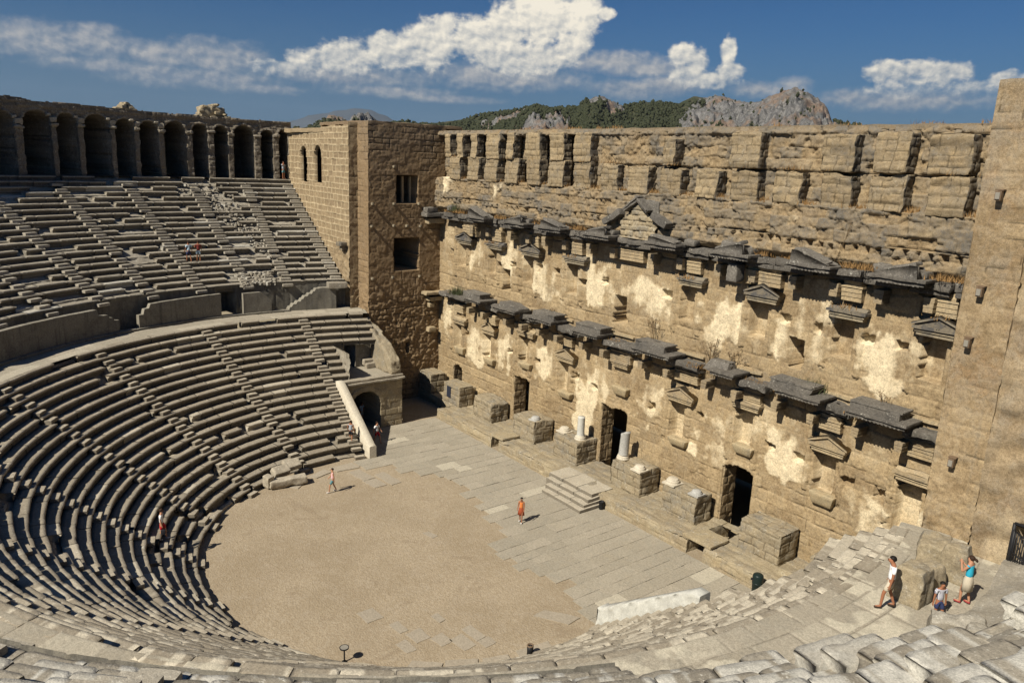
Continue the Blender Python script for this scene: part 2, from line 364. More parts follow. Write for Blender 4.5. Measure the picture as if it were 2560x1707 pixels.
YW = 15.07; ZJ = .8
def fr(x, z, y):
    """carry a point measured on the wall plane out to a plane nearer the seats (same sight line)"""
    k = (y-CAM[1])/(YW-CAM[1]); return CAM[0]+(x-CAM[0])*k, CAM[2]+(z-CAM[2])*k
# ------------------------------------------------------------------ stage wall
NICHE_L = [(-20.75, 5.3, 7.4), (-16.1, 5.3, 7.4), (-11.0, 6.1, 8.2), (-6.0, 5.0, 7.3), (5.35, 4.85, 7.2), (10.4, 6.0, 8.2), (15.75, 5.0, 7.2), (20.3, 4.6, 7.2)]
NICHE_U = [(-20.3, 12.8, 14.8), (-15.7, 12.8, 14.85), (-10.75, 12.75, 14.85), (-5.5, 12.65, 14.9), (5.35, 12.65, 14.9), (10.6, 12.7, 14.75), (15.75, 12.75, 14.7), (20.3, 12.6, 14.65)]
HOLE = [(-21.9, 8.6), (-21.9, 6.8), (-19.2, 6.9), (-12.7, 6.7), (-9.1, 6.7), (-4.5, 6.6), (-2.4, 6.3), (3.2, 6.4), (7.3, 6.9), (12.3, 6.65), (14.2, 6.55), (17.1, 6.25), (18.9, 6.2),
        (-14.6, 13.7), (-12.7, 13.9), (-9.3, 14.2), (-7.2, 14.1), (-4.3, 13.7), (3.7, 14.1), (12.3, 14.1), (14.3, 14.), (17.1, 13.95), (18.8, 14.), (-2., 14.1), (-21.9, 13.9)]
PIER_R = [-21.0+2.772*k for k in range(16)]
def wall_fn(U, V):
    keep = np.ones(U.shape, bool)
    rnd, dh, dv = ashlar(U, V, .52, .85, 1.0, 2.0, 11, .09)
    rr, dh2, dv2 = ashlar(U, V, .3, .8, .5, 1.5, 12, .2)
    top = sst(17.6, 18.1, V)
    rnd = rnd*(1-top)+rr*top; dh = np.where(top > .5, dh2, dh); dv = np.where(top > .5, dv2, dv)
    rough = fbm(U*1.7, V*1.7, 0, 5, 4); big = fbm(U*.35, V*.35, 0, 8, 3); fine = fbm(U*5, V*5, 0, 9, 3)
    # plaster: field of patches
    pl = np.zeros_like(U)-1
    def patch(x, z, rx, rz, k=1.):
        nonlocal pl
        pl = np.maximum(pl, k*(1-np.sqrt(((U-x)/rx)**2+((V-z)/rz)**2)))
    for x, z, rx, rz, k in [(-22.6, 7.2, 1.2, 1.9, .8), (-18.4, 6.6, 2.2, 1.6, 1.), (-17.3, 5.2, 1.2, 1.0, 1.), (-13.7, 6.5, 1.7, 1.5, .9), (-14.0, 5.2, .9, 1., 1.), (-13.0, 4.6, .6, 1.6, .9), (-8.6, 6.6, 1.7, 1.7, .8), (-4.3, 6.4, 1.2, 1.5, .8), (-3.4, 4.5, 1.1, 2.4, 1.),
                            (-4.3, 3.2, .7, .8, 1.), (-2.6, 6.4, 1.6, 1.7, .8), (2.8, 6.4, 1.8, 1.4, .65), (2.9, 4.9, .6, .6, .8), (8.0, 6.2, 1.8, 1.6, .7), (8.5, 4.9, 1.2, 1.1, 1.1), (6.9, 4.6, .7, .6, .9), (12.9, 5.5, 1.8, .9, 1.1), (13.3, 6.4, 2, 1.3, .7), (18.1, 5.6, 1.9, 1.6, 1.), (18.6, 4.4, 1.4, 1.1, 1.1), (20.6, 5.6, 1.2, 1.2, .8),
                            (-18.1, 13.7, 2.0, 1.7, .7), (-12.9, 13.6, 2.2, 1.9, .75), (-8.6, 13.2, 1.9, 1.9, .95), (-8.3, 12.4, 1.0, 1.3, 1.1), (-3.0, 13.9, 2.2, 1.8, .7), (1.6, 13.9, 2.2, 1.9, .75), (2.5, 12.0, .7, .8, .6), (8.0, 13.2, 2.1, 2.1, .9), (7.5, 12.4, 1.2, 1.5, 1.2), (12.2, 12.9, 1.0, 1.7, .9), (14.3, 12.9, .9, 1.6, 1.), (13.3, 14.2, 2., 1., .6), (18.0, 13.1, 2.0, 2.1, .9), (18.2, 12.1, 1.3, 1.3, 1.2),
                            (12.3, 19.6, .6, .5, .9), (18., 20.9, .7, .4, .9), (-22, 20.2, 1., 1.4, .5), (-14, 19.6, 1.4, 1., .35)]: patch(x, z, rx, rz, k)
    wr = fbm(U*.55, V*.45, 0, 41, 4); str_ = fbm(U*1.6, V*.22, 0, 42, 3)
    coat = np.maximum(sst(11.2, 12.6, V+.9*wr)*sst(16.9, 16.2, V), sst(4.4, 6.2, V+1.3*wr)*sst(9.6, 9.0, V))
    coat = sst(.62, .85, coat+.75*wr+.25*str_+.15*fine)*.85
    pale = sst(-.05, .34, pl*.85-.12+.6*wr+.3*rough+.12*fine+.15*str_)*(pl > -.5)
    plm = np.maximum(coat, pale)
    G = coat*np.clip(.20+.30*wr+.22*str_+.1*rough, .08, .5); G = G+pale*np.clip(.56+.5*big+.65*str_+.35*rough+.2*fine-G, -.15, 1.)
    D = (rnd-.5)*.035*(1-.5*plm)+.030*rough+.022*fine
    gate = sst(-.25, .15, fbm(U*.9, V*.9, 4, 21, 2))
    jh = (1-sst(.015, .045, dh+.02*fine))*(.25+.75*gate); jv = (1-sst(.015, .04, dv+.02*fine))*sst(-.3, .1, fbm(U*.9+40, V*.9, 4, 22, 2)); jn = np.maximum(jh, jv)*(1-.75*plm)*(1-pale)
    D -= .085*jn; chip = sst(.28, .5, fbm(U*2.3, V*2.3, 3, 23, 3))*(1-plm); D -= .06*chip
    D += .035*plm
    # top wall: rubble robbed facing, set back under the roof line
    D += top*(.02*rough+.06*fbm(U*6.5, V*6.5, 2, 31, 2)+.11*(rnd-.5)-.10*(fbm(U*2.2, V*2.2, 9, 35, 3) > .22)-.10*sst(.25, .6, fbm(U*.8, V*.8, 6, 33, 3)))
    zn = (V > 20.42+.12*rough); hi_ = V > 22.15+.08*rough; rgt = U > -4.2+.2*rough
    D = D+np.where(zn, np.where(rgt, np.where(hi_, .0+.14*rough, -.12), -.38), 0); D = np.where((V > 24.0+.08*rough) & ~rgt, D+.9, np.where((V > 24.0) & rgt, D+.1, D))
    foot = sst(17.3, 17.9, V)*(V < 20.42+.12*rough+.06*fine); D = D+.62*foot*(1+.12*fbm(U*.6, V*.6, 2, 43, 2))
    D -= .25*sst(24.1, 24.4, V)*(.5+.5*rough)
    # pilaster strips between the bays, upper storey
    for x, z0, z1 in NICHE_L:
        s = box_sdf(U, V, x-.58+.05*rough, x+.58+.05*rough, z0, z1+.05); D = np.where(s < 0, D*.5-.75, D)
        G = np.where(s < 0, np.maximum(G, .42+.3*big), G)
    for x, z0, z1 in NICHE_U:
        s = box_sdf(U, V, x-.55+.06*rough, x+.55+.06*rough, z0, z1+.05); D = np.where(s < 0, D*.6-.65, D)
        G = np.where(s < 0, np.maximum(G, .30+.3*big), G)
    for L_, z0_, z1_ in ((NICHE_L, 4.9, 9.3), (NICHE_U, 11.9, 16.6)):
        for x, _a, _b in L_:
            for q in (-1, 1):
                st = (np.abs(U-(x+q*.98)) < .17+.03*rough) & (V > z0_+.5*rough) & (V < z1_); D = np.where(st & (D > -.2), D+.13, D)
    for i, (x, z) in enumerate(HOLE):
        w = .27+.13*_h(np.array(i), np.array(3), np.array(0), 1); hh = .17+.10*_h(np.array(i), np.array(5), np.array(0), 1)
        s = box_sdf(U+.12*rough, V+.12*fine, x-w, x+w, z-hh, z+hh); D = np.where(s < 0, -.45, D)
    # doors of the lower storey
    for x0, x1, z1, arch in [(-21.3, -19.9, 3.7, .4), (-12.0, -9.95, 4.85, .1), (-1.55, 1.05, 5.3, .0), (9.35, 11.5, 4.6, .15), (19.9, 21.3, 3.7, .4)]:
        xc = (x0+x1)/2; hw = (x1-x0)/2
        zt = z1-arch*((U-xc)/hw)**2
        s = np.maximum(np.maximum(np.maximum(x0-U, U-x1)+.04*fbm(U*.6, V*.6, 0, 51, 2), V-zt+.22*rough+.1*fine), -1.5-V)
        D = np.where(s < 0, -1.25, D); keep &= ~(s < -.09); G = np.where(s < 0, -.5*jn, G); G = np.where((s < .3) & (s > 0), G*.5+.15, G)
        jamb = (s > 0) & (s < .28) & (V > .9) & (arch < .2); D = np.where(jamb, D*.4+.07, D)
    for x0, x1, z0, z1 in [(-14.05, -13.1, 11.7, 13.4), (-.95, .15, 11.4, 13.35), (12.7, 13.65, 11.5, 13.2)]:
        s = box_sdf(U+.15*rough*sst(12.8, 11.5, V)*3, V+.1*rough, x0, x1, z0, z1); D = np.where(s < 0, -1.4, D)
    # row of joist holes under the roof line, putlog holes higher up
    ph = (U+24)/.62; k = np.floor(ph); fx = (ph-k-.5)*.62
    wv = .085+.05*_h(k, k*0+1, k*0, 3); hv = .13+.09*_h(k, k*0+2, k*0, 3); on = _h(k, k*0+3, k*0, 4) > .12
    zc = 18.42+.05*np.sin(k*1.7)
    s = np.maximum(np.abs(fx+.05*fine)-wv, np.abs(V-zc+.05*rough)-hv); D = np.where((s < 0) & on & (U > -23) & (U < 22), .18, D)
    D = np.where((np.abs(V-18.75) < .04) & (fbm(U*.5, 0*U, 3, 77, 2) > .0), D-.18, D)
    for i, x in enumerate(PIER_R):
        s = np.hypot(U-(x-.9), (V-21.5)*1.1)-.17-.08*rough; D = np.where(s < 0, -.4, D)
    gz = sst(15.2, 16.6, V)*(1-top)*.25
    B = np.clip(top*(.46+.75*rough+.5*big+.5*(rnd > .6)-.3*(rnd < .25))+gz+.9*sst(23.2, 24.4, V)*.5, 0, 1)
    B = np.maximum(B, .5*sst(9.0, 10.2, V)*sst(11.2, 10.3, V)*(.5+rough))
    G = np.where(G > .06, G, -jn*(.55+.45*rough)-.25*chip)
    return D, A3(U, np.clip(rnd*.8+.1+.35*big+.25*rough, 0, 1), np.clip(G, -1, 1), B), keep
SW = thing('stage_wall', 'tall two storeyed stone stage wall with niches, doors and dark broken cornices', 'wall', (0, YW, 0))
mb = MB(); sheet(mb, plane_pf((0, YW, 0), (1, 0, 0), (0, -1, 0)), -24.6, 24.6, -1.6, 24.4, .06, wall_fn)
put(SW, mb.build('wall_face', M['wall']))
mb = MB()
rbox(mb, (0, YW+4.2, 24.33), (49.4, 8.3, .25), .35, .05, .05, s=3, A=(.3, 0, .6))
rbox(mb, (0, YW+8.2, 12.1), (49.4, .3, 24.2), 1.5, .05, .03, s=4, A=(.3, 0, .3))
for sx in (-1, 1): rbox(mb, (sx*24.7, YW+4.5, 12.1), (.3, 7.5, 24.2), 2, .05, 0)
put(SW, mb.build('wall_top', M['wall']))
for i, (x0, z1) in enumerate([(-12.0, 4.75), (-1.55, 5.3), (9.35, 4.45), (-21.3, 3.4)]):
    mb = MB(); rbox(mb, (x0+.05, YW+.56, (ZJ+z1)/2), (.16, 1.2, z1-ZJ), .07, .03, .03, s=260+i, A=(.35, 0, .2), blocks=(.62, .9), ns=2.2); put(SW, mb.build('door_jamb', M['wall']))
# buttresses of the uppermost zone
YB = YW-.70
def pier_warp(s):
    def wp(P, h):
        P = P.copy(); u = P[..., 0]; k = np.clip(P[..., 2]/h[2]*.5+.5, 0, 1); f = fbm(u*1.7+s*7.1, 0*u+s, 0, s, 3); f2 = fbm(P[..., 2]*1.6+s*3.3, 0*u+s*2., 0, s+1, 3)
        P[..., 2] -= k**3*np.clip(.25*f+.10, 0, .4)*(s >= 107 and s < 140); P[..., 1] += (P[..., 1] < 0)*np.clip(.16*f2, -.05, .2); P[..., 0] += .05*f2*np.sign(u); return P
    return wp
def buttress(x0, x1, z0, z1, s, y=YB, tone=.5, b=.45, amp=.05):
    (a, zz0), (c, zz1) = fr(x0, z0, y), fr(x1, z1, y)
    mb = MB(); rbox(mb, ((a+c)/2, (y+YW+.15)/2, (zz0+zz1)/2), (c-a, YW+.15-y, zz1-zz0), .07, .09, amp, s=s, A=(tone, .0, b), ns=2.2, blocks=(.45, .75), Aside=(.05, 0, .95), warp=pier_warp(s))  # weathered side faces, darkened further in colour to paint the slots' shade
    return put(SW, mb.build('buttress', M['roofzone']))
bi = 0
for i, xr in enumerate(PIER_R):
    dz = .0 if i != 5 else .2
    dep = YB+[0, 0, .03, .05, 0, .03, .05, .2, .05, .1, .0, .06, .08, 0, .05, .0][i]
    if xr < 22: buttress(xr-1.72+.1*math.sin(i*2.1), xr, 20.3, 22.25-.1*(i > 6), 100+i, dep, .35+.3*math.sin(i*2.7), .35)
for i, (a, b, z1) in enumerate([(-23.5, -22.6, 23.95), (-21.6, -20.6, 23.8), (-19.5, -18.6, 23.85), (-17.2, -15.35, 24.0), (-14.4, -13.4, 23.9), (-11.9, -10.1, 24.1), (-8.95, -7.3, 24.05), (-6.2, -4.4, 24.1), (2.3, 3.3, 23.8), (7.4, 9.4, 24.15), (13.2, 15.0, 24.0), (16.0, 17.7, 24.1), (18.6, 20.5, 24.0)]):
    buttress(a, b, 22.15, 24.2 if i < 8 else z1, 140+i, YB+(.0 if i < 8 else -.05), .6 if i < 8 else .45, .22 if i < 8 else .4)
# string courses
def ledge(x0, x1, z, y, h, s, mat='carved', name='string_course', A=(.5, .3, .1)):
    (a, zz), (c, _) = fr(x0, z, y), fr(x1, z, y)
    mb = MB(); rbox(mb, ((a+c)/2, (y+YW+.1)/2, zz), (c-a, YW+.1-y, h), .3, .04, .025, s=s, A=A)
    rbox(mb, ((a+c)/2, (y+YW+.25)/2, zz-h*.75), (c-a-.1, YW-.05-y, h*.6), .3, .03, .02, s=s+1, A=A)
    put(SW, mb.build(name, M[mat]))
for i, (a, b) in enumerate([(-17.4, -15.6), (-12, -10.2), (-8.0, -5.3), (-3.1, 1.0), (3.9, 7.0), (8.8, 11.2), (14.4, 17.0), (19.2, 23)]):
    ledge(a, b, 10.62, YW-.2, .16, 200+i*3)
# niche hoods
def hood(x0, x1, z, ped, s, dep=.55, storey=0):
    y = YW-dep; (a, zz), (c, _) = fr(x0, z, y), fr(x1, z, y); w = c-a; xm = (a+c)/2; m = M['hood'] if storey else M['carved']
    mb = MB(); A1 = (.75, .2, 0.05) ; A2 = (.45, 0, .55 if storey else .2)
    rbox(mb, (xm, (y+.16+YW)/2, zz+.08), (w*.84, YW-y-.05, .13), .25, .015, .008, s=s, A=A1)
    rbox(mb, (xm, (y+.09+YW)/2, zz+.24), (w*.90, YW-y, .12), .25, .015, .01, s=s+1, A=A1)
    rbox(mb, (xm, (y+YW)/2, zz+.40), (w, YW-y+.1, .15), .25, .03, .015, s=s+2, A=A2)
    if ped:
        n = 9; P = []; h = .48
        for yy in (y+.02, YW+.1):
            P += [(a-.05, yy, zz+.48), (c+.05, yy, zz+.48), (c+.05, yy, zz+.58), (xm, yy, zz+.58+h), (a-.05, yy, zz+.58)]
        q = [(i, (i+1) % 5, 5+(i+1) % 5, 5+i) for i in range(5)]
        # raking cornice around a recessed gable
        for sx in (-1, 1):
            e = xm+sx*(w/2+.05)
            R = [(e, y, zz+.48), (e, y, zz+.60), (xm, y, zz+.62+h), (xm, y, zz+.46+h)]
            R += [(px, YW+.1, pz) for px, _, pz in R]
            mb.add(R, [(0, 1, 2, 3), (4, 5, 6, 7), (0, 1, 5, 4), (1, 2, 6, 5), (2, 3, 7, 6), (3, 0, 4, 7)], A2)
        T = [(a, y+.13, zz+.46), (c, y+.13, zz+.46), (xm, y+.13, zz+.5+h)]
        mb.add(T, None, A2, [(0, 1, 2)])
    else:
        def wp(P, h):
            k = np.clip((P[..., 2]+h[2])/(2*h[2]), 0, 1); P = P.copy(); P[..., 1] += k*.18*(P[..., 1] < 0); return P
        rbox(mb, (xm, (y+.15+YW)/2, zz+.56), (w*.95, YW-y-.1, .2), .2, .06, .04, s=s+3, A=A2, warp=wp)
    put(SW, mb.build('niche_hood', m))
for i, (a, b, z, p) in enumerate([(-21.5, -18.9, 14.72, 1), (-16.9, -14.4, 14.78, 0), (-12.1, -9.5, 14.8, 1), (-6.8, -4.3, 14.85, 0), (4.3, 6.4, 14.85, 0), (9.4, 11.7, 14.72, 1), (14.6, 16.8, 14.7, 0), (19.1, 21.5, 14.65, 1)]): hood(a, b, z, p, 300+i*7, .6, 1)
for i, (a, b, z, p) in enumerate([(-21.8, -19.7, 7.4, 0), (-17.1, -15.1, 7.4, 1), (-12.2, -9.8, 8.25, 0), (-7.1, -4.9, 7.3, 1), (-1.1, .7, 8.25, 0), (4.2, 6.5, 7.25, 1), (9.25, 11.35, 8.2, 0), (14.6, 16.8, 7.25, 1), (19.3, 21.4, 7.25, 0)]): hood(a, b, z, p, 400+i*7, .5, 0)
# sills: bowed brackets under the niches
for i, (x, z1, z0) in enumerate([(-20.6, 5.3, 4.6), (-15.9, 5.3, 4.7), (-10.9, 6.1, 5.55), (-5.8, 5., 4.45), (-.05, 6.9, 6.25), (5.45, 4.85, 4.3), (10.45, 6., 5.4), (15.75, 5., 4.25), (20.3, 4.55, 3.9)]):
    y = YW-.42; (xx, zt), (_, zb) = fr(x, z1, y), fr(x, z0, y)
    def wp(P, h):
        k = np.clip((P[..., 2]+h[2])/(2*h[2]), 0, 1); P = P.copy(); P[..., 0] *= .72+.28*k; P[..., 1] = np.where(P[..., 1] < 0, P[..., 1]*(.25+.75*k**.6), P[..., 1]); return P
    mb = MB(); rbox(mb, (xx, YW-.16, (zt+zb)/2), (1.55, .62, zt-zb), .1, .1, .035, s=500+i, A=(.6, .35, .1), warp=wp)
    put(SW, mb.build('niche_sill', M['carved']))
# fascia blocks (the entablature running back into the wall)
def fascia(x0, x1, z0, z1, y, s, A=(.6, .15, 0), frieze=True):
    (a, b0), (c, b1) = fr(x0, z0, y), fr(x1, z1, y); h = b1-b0; mb = MB()
    for k in range(3):
        rbox(mb, ((a+c)/2, (y+.07-.035*k+YW+.1)/2, b0+h*(.10+.2*k)), (c-a, YW+.1-y-.07+.035*k, h*.195), .2, .012, .01, s=s+k, A=A)
    rbox(mb, ((a+c)/2, (y-.05+YW+.1)/2, b0+h*.66), (c-a+.1, YW+.15-y, h*.10), .2, .02, .01, s=s+4, A=A)
    rbox(mb, ((a+c)/2, (y+.03+YW+.1)/2, b0+h*.86), (c-a-.04, YW+.1-y-.03, h*.30), .08, .04, .04, s=s+5, A=A, ns=5)
    put(SW, mb.build('architrave_block', M['carved']))
for i, (a, b, z0, z1) in enumerate([(-16.4, -15.0, 8.35, 9.2), (-11.75, -10.4, 8.75, 9.5), (-1.5, .85, 8.7, 9.5), (4.7, 6.7, 8.75, 9.5), (9.45, 11.3, 8.85, 9.55), (14.85, 16.3, 8.6, 9.5), (19.6, 21.1, 8.65, 9.55), (-21.5, -20.0, 8.5, 9.3), (-6.5, -5.2, 8.6, 9.4)]): fascia(a, b, z0, z1, YW-.42, 600+i*9)
for i, (a, b, z0, z1) in enumerate([(-20.3, -18.3, 15.55, 16.75), (-16., -14.6, 15.5, 16.7), (-11.2, -9.7, 15.55, 16.7), (-5.9, -4.7, 15.6, 16.8), (-1.1, 1.3, 15.8, 16.9), (5.0, 6.1, 15.7, 16.8), (9.4, 11.7, 15.7, 16.85), (15.3, 16.4, 15.7, 16.85), (19.9, 21.0, 15.7, 16.85)]): fascia(a, b, z0, z1, YW-.5, 700+i*9)
# projecting bracket beams under each ressaut
RES = [-18.7, -13.15, -8.7, -3.55, 2.5, 7.95, 13.05, 17.95]
def beam(x, z, yf, s, w=.42, h=.5, A=(.75, .3, 0)):
    mb = MB()
    for k in range(3): rbox(mb, (x, (yf+YW+.2)/2, z-h/2+h*(k+.5)/3), (w-.06+.03*k, YW+.2-yf, h/3-.01), .15, .012, .01, s=s+k, A=A)
    put(SW, mb.build('bracket_beam', M['carved']))
for i, x in enumerate(RES):
    xx, zz = fr(x+1.35, 8.85, 13.75); beam(xx, zz, 13.95, 800+i*5, A=(.4, .15, .2)); xx, zz = fr(x-1.05, 8.85, 13.75); beam(xx, zz, 14.1, 840+i*5, A=(.3, .1, .3))
    xx, zz = fr(x+1.6, 16.1, 13.9); beam(xx, zz, 14.25, 880+i*5, .5, .7, (.35, .1, .25)); xx, zz = fr(x-.9, 16.1, 13.9); beam(xx, zz, 14.3, 920+i*5, .5, .7, (.3, .1, .3))
def rot_xz(a):
    c, s = math.cos(a), math.sin(a); return np.array([[c, 0, -s], [0, 1, 0], [s, 0, c]])
# dark cornices
def slab_piece(x0, x1, yf, z0, z1, s, name='cornice_slab', mat='dark', A=(.5, 0, .2), amp=.035, rz=0., res=.12, warp=None):
    mb = MB(); rbox(mb, ((x0+x1)/2, (yf+YW+.2)/2, (z0+z1)/2), (x1-x0, YW+.2-yf, z1-z0), res, .04, amp, s=s, A=A, rz=rz, ns=1.8, warp=warp)
    return mb
def edge_warp(s, k=.35):
    def wp(P, h):
        P = P.copy(); f = fbm(P[..., 0]*1.3+s*3.1, P[..., 2]*.3, 0, s, 3); m = P[..., 1] < 0
        P[..., 1] = np.where(m, P[..., 1]+k*np.clip(f+.15, 0, 1), P[..., 1]); return P
    return wp
# lower cornice: plain run between the ressauts, ressaut slabs with blocks on top
prev = -24.2
for i, xr in enumerate(RES+[24.6]):
    a, b = prev, xr-1.55
    yf = YW-1.1; x0, z0 = fr(a, 9.62, yf); x1, z1 = fr(b, 9.98, yf)
    mb = slab_piece(x0, x1, yf, z0, z1, 1000+i, A=(.55, .1, .15), warp=edge_warp(40+i, .8 if i in (1, 5) else .5), amp=.075)
    rbox(mb, ((x0+x1)/2, YW-.2, z0-.12), (x1-x0, .8, .22), .25, .03, .03, s=1100+i, A=(.7, .35, .1))
    put(SW, mb.build('cornice_slab', M['dark'])); prev = xr+1.45
def soffit_slab(mb, xm, w, yf, z0, z1, s, A):
    d = YW+.2-yf
    rbox(mb, (xm, (yf+YW+.2)/2, z1-.07), (w, d, .16), .12, .03, .02, s=s, A=A, ns=2.2, warp=edge_warp(s, .12))
    rbox(mb, (xm, (yf+.14+YW+.2)/2, z0+.10), (w-.24, d-.14, .15), .2, .02, .015, s=s+1, A=A)
    for k in range(int((w-.3)/.2)):      # dentils
        rbox(mb, (xm-w/2+.22+k*.2, yf+.16, z0+.05), (.10, .10, .08), .2, .01, .005, s=s+2, A=(.7, .15, 0))
for i, xr in enumerate(RES):
    yf = 13.25; w = [2.6, 3.3, 3.0, 2.9, 3.6, 1.9, 2.9, 3.3][i]; xm, zz = fr(xr+[0, -.9, -.6, -.5, -.1, .35, .4, 0][i], 9.72, yf)
    mb = MB(); soffit_slab(mb, xm, w*.97, yf, zz, zz+.34, 1200+i*5, (.45, 0, .1)); put(SW, mb.build('ressaut_slab', M['dark']))
    yb = 13.65; x0, z0 = fr(xr-1.32, 10.0, yb); x1, z1 = fr(xr+1.30, 10.6, yb)
    if i == 5: x0 = x0+.35; x1 -= .5
    def wp(P, h, i=i):
        P = P.copy(); k = (P[..., 2]+h[2])/(2*h[2])
        if i == 5: P[..., 1] += k*.5*(P[..., 1] < 0); P[..., 0] *= 1-.2*k
        if i == 1: P[..., 2] -= .25*np.clip(P[..., 0]/h[0], 0, 1)*k
        if i == 6: P[..., 0] += .12*np.sin(P[..., 2]*6)
        return P
    mb = MB(); rbox(mb, ((x0+x1)/2, (yb+14.75)/2, (z0+z1)/2), (x1-x0, 14.75-yb, z1-z0), .12, .03, .02, s=1260+i, A=(.55, 0, .05), warp=wp)
    rbox(mb, ((x0+x1)/2+.05, (yb+14.75)/2, z1+.02), (x1-x0+.08, 14.78-yb+.06, .1), .12, .02, .015, s=1280+i, A=(.75, 0, 0), warp=edge_warp(90+i, .2)) if i not in (1, 5) else None
    put(SW, mb.build('attic_block', M['dark']))
# upper cornice: dark slab all along, broken, with ressauts carrying broken gables
xs = [-24.3, -21.2, -18.0, -15.3, -12.4, -9.6, -6.6, -3.4, -1.2, 1.8, 4.4, 6.6, 9.0, 11.0, 13.6, 16.2, 18.6, 20.6, 24.4]
for i in range(len(xs)-1):
    yf = YW-1.0-.12*math.sin(i*2.3); x0, z0 = fr(xs[i], 16.92+.03*math.sin(i), yf); x1, z1 = fr(xs[i+1]-.04, 17.32+.05*math.sin(i*3.), yf)
    mb = slab_piece(x0, x1, yf, z0, z1, 1300+i, amp=.075, warp=edge_warp(60+i, .6), A=(.3+.5*abs(math.sin(i*2.9)), 0, .15))
    rbox(mb, ((x0+x1)/2, YW-.3, z0-.13), (x1-x0-.1, .9, .24), .2, .03, .03, s=1340+i, A=(.3, 0, .3))
    put(SW, mb.build('cornice_slab', M['dark']))
for i, xr in enumerate(RES):
    yf = 13.2; xm, zz = fr(xr, 16.88, yf); mb = MB(); soffit_slab(mb, xm, 2.8, yf, zz, zz+.36, 1400+i*5, (.5, 0, .1)); put(SW, mb.build('ressaut_slab', M['dark']))
    # broken half gable: wedge of sloping mouldings
    mb = MB(); sg = 1 if i % 2 else -1; hgt = [.6, .42, .45, .42, .35, .55, .65, .6][i]
    for k in range(3):
        o = .10*k
        poly = [(xm-sg*1.15, zz+.36), (xm+sg*.95, zz+.36), (xm+sg*(.9-o), zz+.36+hgt-o*.6), (xm+sg*(.55-o), zz+.36+hgt-o*.5), (xm-sg*(1.1), zz+.46)]
        if sg < 0: poly = poly[::-1]
        prism(mb, poly, yf+.08+.14*k, yf+.22+.14*k+(.7 if k == 2 else 0), A=(.45+.2*k, 0, .1))
    rbox(mb, (xm-.15*sg, yf+.5, zz+.42+hgt*.55), (1.9, .75, .2), .1, .05, .06, s=1560+i, A=(.75, .1, 0), tilt=rot_xz(sg*math.atan2(hgt, 1.8)))
    rbox(mb, (xm+.3*sg, yf+1.05, zz+.5), (1.7, .7, .35), .12, .08, .07, s=1500+i, A=(.6, 0, .1))
    put(SW, mb.build('broken_gable', M['dark']))
# central gable over the upper cornice
yp = 13.95
G0 = [fr(x, z, yp) for x, z in [(-2.6, 17.45), (3.6, 17.45), (3.3, 18.35), (2.0, 18.9), (.35, 20.0), (-1.2, 18.85), (-2.3, 18.4)]]
mb = MB(); cx = np.mean([p[0] for p in G0]);
def gable_fn(U, V):
    rnd, dh, dv = ashlar(U, V, .3, .45, .35, .7, 71, .15)
    D = .07*fbm(U*3, V*3, 0, 72, 3)+(rnd-.5)*.12-.10*(1-sst(0, .06, np.minimum(dh, dv)))
    D = np.where(np.hypot(U-fr(.55, 18.4, yp)[0], V-fr(.5, 18.5, yp)[1]) < .15, -.4, D)
    ap = fr(.35, 19.7, yp); zl = ap[1]-np.abs(U-ap[0])*.80+.15*fbm(U*3, V*3, 0, 73, 3); lo = fr(-1.3, 18.3, yp)[0]+.12*fbm(V*4, U*0, 0, 74, 2); hi = fr(2.0, 18.3, yp)[0]+.12*fbm(V*4, U*0, 5, 74, 2)
    return D, A3(U, rnd, .25*(rnd < .4), .5*(rnd > .6)), (V < zl) & (U > lo) & (U < hi)
sheet(mb, plane_pf((0, yp+.25, 0), (1, 0, 0), (0, -1, 0)), fr(-3, 0, yp)[0], fr(4, 0, yp)[0], fr(0, 17.3, yp)[1], fr(0, 20.1, yp)[1], .05, gable_fn)
put(SW, mb.build('gable_wall', M['podium']))
for i, (x0, z0, x1, z1, th, dp, A) in enumerate([(-.7, 19.15, .4, 19.95, .26, .9, .4), (.32, 19.95, 1.3, 19.2, .26, 1.0, .45), (-2.7, 18.2, -1.25, 18.95, .42, .9, .5), (1.75, 19.0, 3.0, 18.4, .42, .9, .55)]):
    (a, b), (c, d) = fr(x0, z0, yp), fr(x1, z1, yp); L = math.hypot(c-a, d-b)+.15; ang = math.atan2(d-b, c-a)
    mb = MB(); rbox(mb, ((a+c)/2, yp+dp/2-.05, (b+d)/2), (L, dp, th), .12, .05, .05, s=1600+i, A=(A, 0, .1), tilt=rot_xz(ang))
    rbox(mb, ((a+c)/2, yp-.12+dp/2, (b+d)/2+th*.4), (L+.05, dp, .12), .12, .03, .03, s=1620+i, A=(A+.25, 0, 0), tilt=rot_xz(ang)) if i < 2 else None
    put(SW, mb.build('raking_cornice', M['dark']))
mb = MB(); a, b = fr(1.6, 19.5, 14.5); rbox(mb, (a+.1, 14.75, b-.02), (1.5, .8, .8), .12, .05, .05, s=1650, A=(.9, 0, 0)); put(SW, mb.build('roof_block', M['dark']))
for i, (x, z, w, h) in enumerate([(8.2, 17.75, 1.3, .5), (5.2, 17.6, .8, .4), (17.2, 17.6, .7, .4), (18.4, 17.55, .9, .35), (-22.4, 17.75, .8, .5), (-7.3, 17.5, .7, .35)]):
    a, b = fr(x, z, 14.2); mb = MB(); rbox(mb, (a, 14.35, b), (w, .7, h), .12, .12, .07, s=1670+i, A=(.8, .1, 0), rz=.2*math.sin(i*3)); put(SW, mb.build('fallen_block', M['dark']))
a, b = fr(8.55, 16.2, 13.9); mb = MB(); rbox(mb, (a, 14.1, b), (.7, .75, 1.0), .1, .06, .06, s=1690, A=(.9, 0, .1)); put(SW, mb.build('hanging_block', M['dark']))

